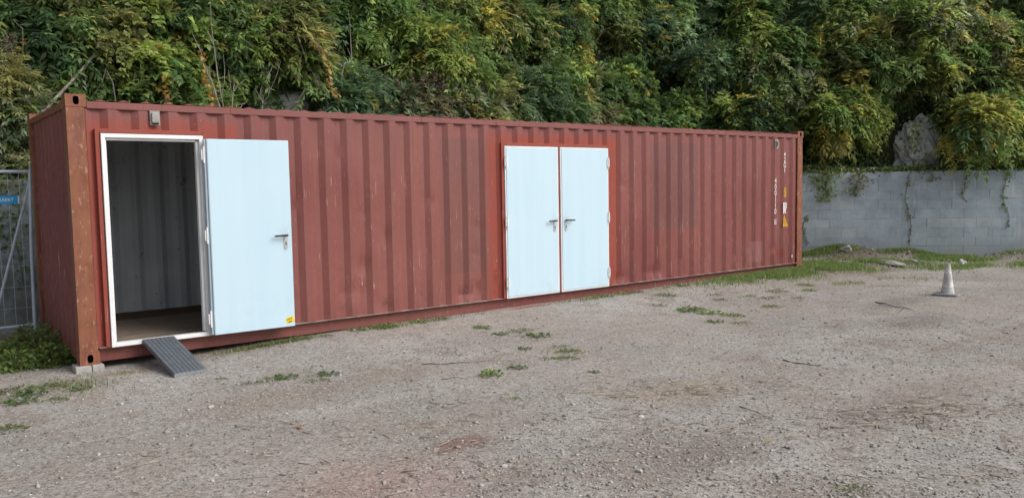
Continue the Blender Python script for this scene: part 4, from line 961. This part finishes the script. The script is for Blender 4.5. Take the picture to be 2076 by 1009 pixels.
# thin scatter of tiny leaves where the weeds fade into the gravel
fx_, fy_ = [], []
for (cx0, cy0, sx0, sy0, k0) in [(4.1, -1.9, .55, .75, 420), (7.7, -1.5, 1.0, .6, 520), (1.4, -1.6, .35, .2, 160), (3.4, -.15, 1.3, .07, 420), (7.4, -.14, .8, .06, 260), (-.5, -.7, .4, .35, 420), (10.3, -1.1, 1.2, .4, 420), (12.5, -1.2, 1.0, .4, 300)]:
    fx_.append(rng.normal(cx0, sx0, k0)); fy_.append(rng.normal(cy0, sy0, k0))
fx_, fy_ = np.concatenate(fx_), np.concatenate(fy_); kk = (vnoise(fx_*5, fy_*5, 61) > .05) & ~((fy_ > -.02) & (fx_ < 12.2) & (fx_ > 0)); fx_, fy_ = fx_[kk], fy_[kk]; n = len(fx_)
P_ = np.stack([fx_, fy_, gz(fx_, fy_) + rng.uniform(.004, .014, n)], -1); a = rng.uniform(0, 2*np.pi, n); ld = np.stack([np.cos(a), np.sin(a), rng.uniform(0, .5, n)], -1); sd2 = np.stack([-np.sin(a), np.cos(a), 0*a], -1)
l = rng.uniform(.012, .034, n)[:, None]; V = np.stack([P_, P_ + ld*l*.5 + sd2*l*.3, P_ + ld*l, P_ + ld*l*.5 - sd2*l*.3], 1).reshape(-1, 3)
pl = np.array(PAL['green'] + PAL['olive'] + PAL['brown']); C = pl[rng.integers(0, len(pl), n)]*rng.uniform(.6, 1.1, (n, 1))
o = obj('creeping_weeds', np_mesh('creeping_weeds', V, np.arange(n*4).reshape(-1, 4), C), LEAF); tag(o, 'tiny scattered weed leaves thinning out over the gravel', 'weeds', kind='stuff')
# leafy weeds beside the container end
for (x, y, r, hh_, lab) in [(-.20, 1.25, .42, .42, 'dense leafy green weed clump against the container end'), (-.62, 1.35, .45, .26, 'low leafy weed clump at the left edge below the fence'), (-.14, .72, .30, .28, 'leafy weed clump just behind the rusty corner post'), (-.42, .80, .38, .20, 'spreading bright green weeds before the fence'), (-.12, 1.85, .30, .42, 'taller weed with pale blades by the fence post')]:
    me = weed_mesh(r, int(2600*r), hh_*.66, .06, ['green', 'lime', 'lime']); o = obj('leafy_weed', me); o.location = (x, y, G(x, y) - .01); tag(o, lab, 'weed', 'leafy weeds beside the container end')
# grass
def grass(name, xs, ys, hgt, label, pals=('green', 'green', 'lime')):
    n = len(xs); a = rng.uniform(0, 2*np.pi, n); lean = rng.uniform(.1, .7, n); wv = .004
    B = np.stack([xs, ys, gz(xs, ys) - .003], -1); dd = np.stack([np.cos(a), np.sin(a), 0*a], -1); sd2 = np.stack([-np.sin(a), np.cos(a), 0*a], -1)*wv
    h = hgt*rng.uniform(.5, 1.2, n); M1 = B + dd*(h*lean*.35)[:, None] + UP*(h*.6)[:, None]; T = B + dd*(h*lean)[:, None] + UP*h[:, None]*.95
    V = np.stack([B - sd2, B + sd2, M1 + sd2*.8, T], 1).reshape(-1, 3); V2 = np.stack([M1 - sd2*.8], 1)
    pl = np.array(sum([PAL[p] for p in pals], [])); C = pl[rng.integers(0, len(pl), n)]*rng.uniform(.75, 1.2, (n, 1)); dry = rng.uniform(0, 1, n) < .12; C[dry] = (.24, .19, .10)
    o = obj(name, np_mesh(name, V, np.arange(n*4).reshape(-1, 4), C), LEAF); return tag(o, label, 'grass', kind='stuff')
def patch(n, cx, cy, rx, ry, ang=0, thr=-.1, seed=41):
    x = rng.normal(0, rx*.5, n); y = rng.normal(0, ry*.5, n); c, s = math.cos(ang), math.sin(ang); X, Y = cx + x*c - y*s, cy + x*s + y*c
    k = (vnoise(X*3, Y*3, seed) + .5*vnoise(X*8, Y*8, seed+1) + rng.normal(0, .15, n) > thr) & ~((Y > -.015) & (X < 12.25)); return X[k], Y[k]
pp = [patch(15000, 11.2, -.24, 1.9, .42, 0, -.3), patch(13000, 12.9, .0, 1.1, .75, R(-40), -.15), patch(7000, 14.0, -.45, 1.4, .5, R(-44), .0), patch(5000, 16.0, -1.1, 1.0, .25, R(-44), -.1), patch(5000, 15.2, -1.9, 1.3, .35, R(-20), .1), patch(7000, 16.2, -2.8, 1.2, .5, R(-44), -.2), patch(1500, 14.7, .65, .8, .4, R(-44), .25), patch(9000, 15.9, -.55, 2.6, .22, R(-44), -.15), patch(4000, 13.9, 1.35, 1.0, .2, R(-44), -.2)]
grass('grass', np.concatenate([a for a, b in pp]), np.concatenate([b for a, b in pp]), .075, 'short green grass at the foot of the wall and container end')
pp = [patch(2600, -.5, .45, .7, .35, 0, .0), patch(1500, 3.4, -.13, .9, .10, 0, -.1), patch(900, 1.9, -.08, .7, .08, 0, -.1), patch(1200, 7.2, -.12, 1.0, .10, 0, -.1), patch(1000, -.45, -.6, .5, .4, 0, .1), patch(2500, 11.6, -1.6, 2.2, .6, R(-15), .35)]
grass('sparse_grass', np.concatenate([a for a, b in pp]), np.concatenate([b for a, b in pp]), .05, 'sparse grass blades at the container foot and left edge', ('green', 'olive', 'grey'))
# rubble on the mounds
xr, yr = [], []
for (mx, my, ra, rb, h) in MOUNDS[:5]:
    k = int(520*ra); u = rng.normal(0, ra*.7, k); v = rng.normal(0, rb*.7, k); xr.append(mx + .714*u + .70*v); yr.append(my - .70*u + .714*v)
xr, yr = np.concatenate(xr), np.concatenate(yr); kk = ((xr-BX)*NB.x + (yr-BY)*NB.y < -.03); xr, yr = xr[kk], yr[kk]; n = len(xr)
C = np.array([(.27,.25,.23),(.20,.18,.16),(.15,.12,.095),(.34,.32,.30)])[rng.integers(0, 4, n)]*rng.uniform(.8, 1.15, (n, 1))
o = obj('rubble', stones(n, xr, yr, np.exp(rng.normal(np.log(.016), .45, n)).clip(.006, .05), C, 'rubble'), STONE); tag(o, 'grey stone rubble heaped along the wall foot', 'rubble', kind='stuff')
def rock(x, y, r, label, c, name='stone', flat=.5, cat='stone', grp=None):
    bm = bmesh.new(); bmesh.ops.create_icosphere(bm, subdivisions=2 if r[0] > .12 else 1, radius=1)
    for v in bm.verts: v.co = Vector((v.co.x*r[0], v.co.y*r[1], v.co.z*r[2]))*(.88 + random.uniform(-.3, .22))
    me = bpy.data.meshes.new(name); bm.to_mesh(me); bm.free()
    o = obj(name, me, c, None, (x, y, G(x, y) + r[2]*.25)); o.rotation_euler = (random.uniform(-.15, .15), random.uniform(-.15, .15), random.uniform(0, 3)); return tag(o, label, cat, grp)
PALE = mat_simple('pale_stone', (.50, .49, .47), (.40, .39, .37), 14, .9, .2, .4); BRICKC = mat_simple('brick_fragment_red', (.28, .10, .07), (.22, .09, .06), 20, .9)
rock(13.95, -.80, (.36, .15, .05), 'flat pale concrete lump lying in the grass behind the cone', CONC, 'concrete_lump'); rock(14.4, -1.02, (.20, .12, .04), 'smaller pale concrete lump near the cone top', CONC, 'concrete_lump')
rock(15.3, -1.55, (.13, .09, .10), 'white stone on the rubble above the cone', PALE); rock(14.6, .50, (.14, .10, .10), 'grey boulder in the earth heap against the wall', CONC, 'boulder')
rock(2.885, -4.586, (.032, .022, .018), 'white rounded stone beside the pale sticks', PALE); rock(.852, -3.172, (.03, .02, .018), 'small red brick fragment on the bare dirt', BRICKC, 'brick_fragment')
rock(1.5, -4.75, (.030, .022, .016), 'pale flat pebble by the reddish tinted patch', PALE); rock(2.05, -5.35, (.035, .022, .016), 'pale chip near the bottom centre edge', PALE)
rock(.55, -2.15, (.032, .026, .02), 'whitish stone in the gravel below the ramp', PALE); rock(.03, -1.55, (.026, .02, .016), 'whitish pebble left of the ramp', PALE)
def mound_leaf(x, y, label, c, sz):
    q = MB(); q.add([(-sz, 0, .012), (-.3*sz, .42*sz, .022), (sz, 0, .02), (-.3*sz, -.42*sz, .018), (-.98*sz, 0, .009), (-.3*sz, .40*sz, .019), (.98*sz, 0, .017), (-.3*sz, -.40*sz, .015)], [(0, 1, 2), (0, 2, 3), (4, 6, 5), (4, 7, 6)])
    o = q.build('fallen_leaf', mat_simple('dry_leaf', c, tuple(v*.7 for v in c), 20, .8), None, 0, False, (x, y, G(x, y))); o.rotation_euler = (0, 0, random.uniform(0, 6)); return tag(o, label, 'leaf')
mound_leaf(12.1, -.64, 'pale yellow fallen leaf at the grass edge by the container corner', (.50, .34, .14), .09); mound_leaf(3.05, -5.55, 'yellow fallen leaf on the gravel toward the bottom right', (.60, .42, .12), .028)
def stick(pts, r, mat, label, wob=.012):
    r = r*.68; pts = [(x, y, G(x, y) + r*.6 + h*.5) for (x, y, h) in pts]; P = []
    for a, b in zip(pts, pts[1:]): P += walk(a, b, 4, wob*.5)[:-1]
    P.append(pts[-1]); q = MB(); q.tube(P, list(np.linspace(r, r*.45, len(P))), 6); o = q.build('stick', mat, smooth=True); return tag(o, label, 'stick', 'sticks on the ground')
stick([(2.62, -1.96, 0), (2.85, -2.12, .01), (3.15, -2.28, 0)], .009, DTWIG, 'thin dark stick lying left of the fresh leafy weed')
stick([(2.42, -2.62, 0), (2.58, -2.72, 0)], .007, DTWIG, 'short dark stick left below the fresh leafy weed')
stick([(5.32, -4.15, .01), (5.3, -4.3, .0), (5.36, -4.52, 0)], .011, DTWIG, 'curved dark stick alone on the right of the yard')
stick([(9.45, -2.88, 0), (9.2, -3.2, .02), (9.05, -3.58, .01)], .013, DTWIG, 'forked dark branch lying before the cone')
stick([(9.1, -3.45, .01), (8.75, -3.55, .0)], .008, DTWIG, 'side twig under the forked branch before the cone')
stick([(3.06, -3.90, 0), (3.27, -4.12, .005)], .009, PALEW, 'pale bare stick left of the straw patch'); stick([(3.10, -4.02, 0), (3.30, -4.20, .005)], .008, PALEW, 'second pale stick crossing beside the straw patch')
stick([(2.92, -3.72, 0), (3.2, -3.9, 0)], .006, PALEW, 'thin tan stick farther from the straw patch'); stick([(2.62, -4.35, 0), (2.74, -4.6, .0)], .006, PALEW, 'small pale stick next to the white stone')
stick([(3.66, -4.88, 0), (3.52, -5.25, .0)], .006, DTWIG, 'slim brown stick between the two straw patches'); stick([(8.35, -.33, .0), (7.75, -.12, .03)], .010, PALEW, 'pale stick leaning at the container foot past the doors')
stick([(.1, -3.9, 0), (.45, -4.05, 0)], .006, DTWIG, 'dark twig at the bottom left of the yard')
def straw(n, cx, cy, rx, ry, ang, name, label):
    x = rng.normal(0, rx*.5, n); y = rng.normal(0, ry*.5, n); c, s = math.cos(ang), math.sin(ang); X, Y = cx + x*c - y*s, cy + x*s + y*c
    a = ang + rng.normal(0, .7, n); l = rng.uniform(.03, .16, n); d = np.stack([np.cos(a), np.sin(a), rng.uniform(-.02, .06, n)], -1); sd2 = np.stack([-np.sin(a), np.cos(a), 0*a], -1)*.003
    B = np.stack([X, Y, gz(X, Y) + rng.uniform(.004, .016, n)], -1); E_ = B + d*l[:, None]
    V = np.stack([B - sd2, B + sd2, E_ + sd2*.5, E_ - sd2*.5, B - sd2 - UP*.003, B + sd2 - UP*.003, E_ + sd2*.5 - UP*.003, E_ - sd2*.5 - UP*.003], 1).reshape(-1, 3)
    F = (np.array([(0,1,2,3),(4,7,6,5),(0,4,5,1),(1,5,6,2),(2,6,7,3),(3,7,4,0)])[None] + (np.arange(n)*8)[:, None, None]).reshape(-1, 4)
    C = np.array([(.40,.35,.28),(.32,.275,.22),(.22,.185,.15),(.46,.41,.34)])[rng.integers(0, 4, n)]
    o = obj(name, np_mesh(name, V, F, np.repeat(C, 6, 0)), STRAW); return tag(o, label, 'straw', kind='stuff')
straw(85, 3.75, -4.25, .75, .28, R(-35), 'straw', 'pale straw scattered in the middle of the yard'); straw(190, 4.45, -5.85, 1.5, .42, R(-30), 'straw', 'dry straw and stems strewn at the right of the yard')
straw(160, 14.7, .45, .8, .3, R(-44), 'dry_stems', 'dry stems on the earth heap against the wall'); straw(260, 2.2, -4.6, 3.2, 1.6, R(-30), 'litter', 'fine dry plant litter over the gravel')
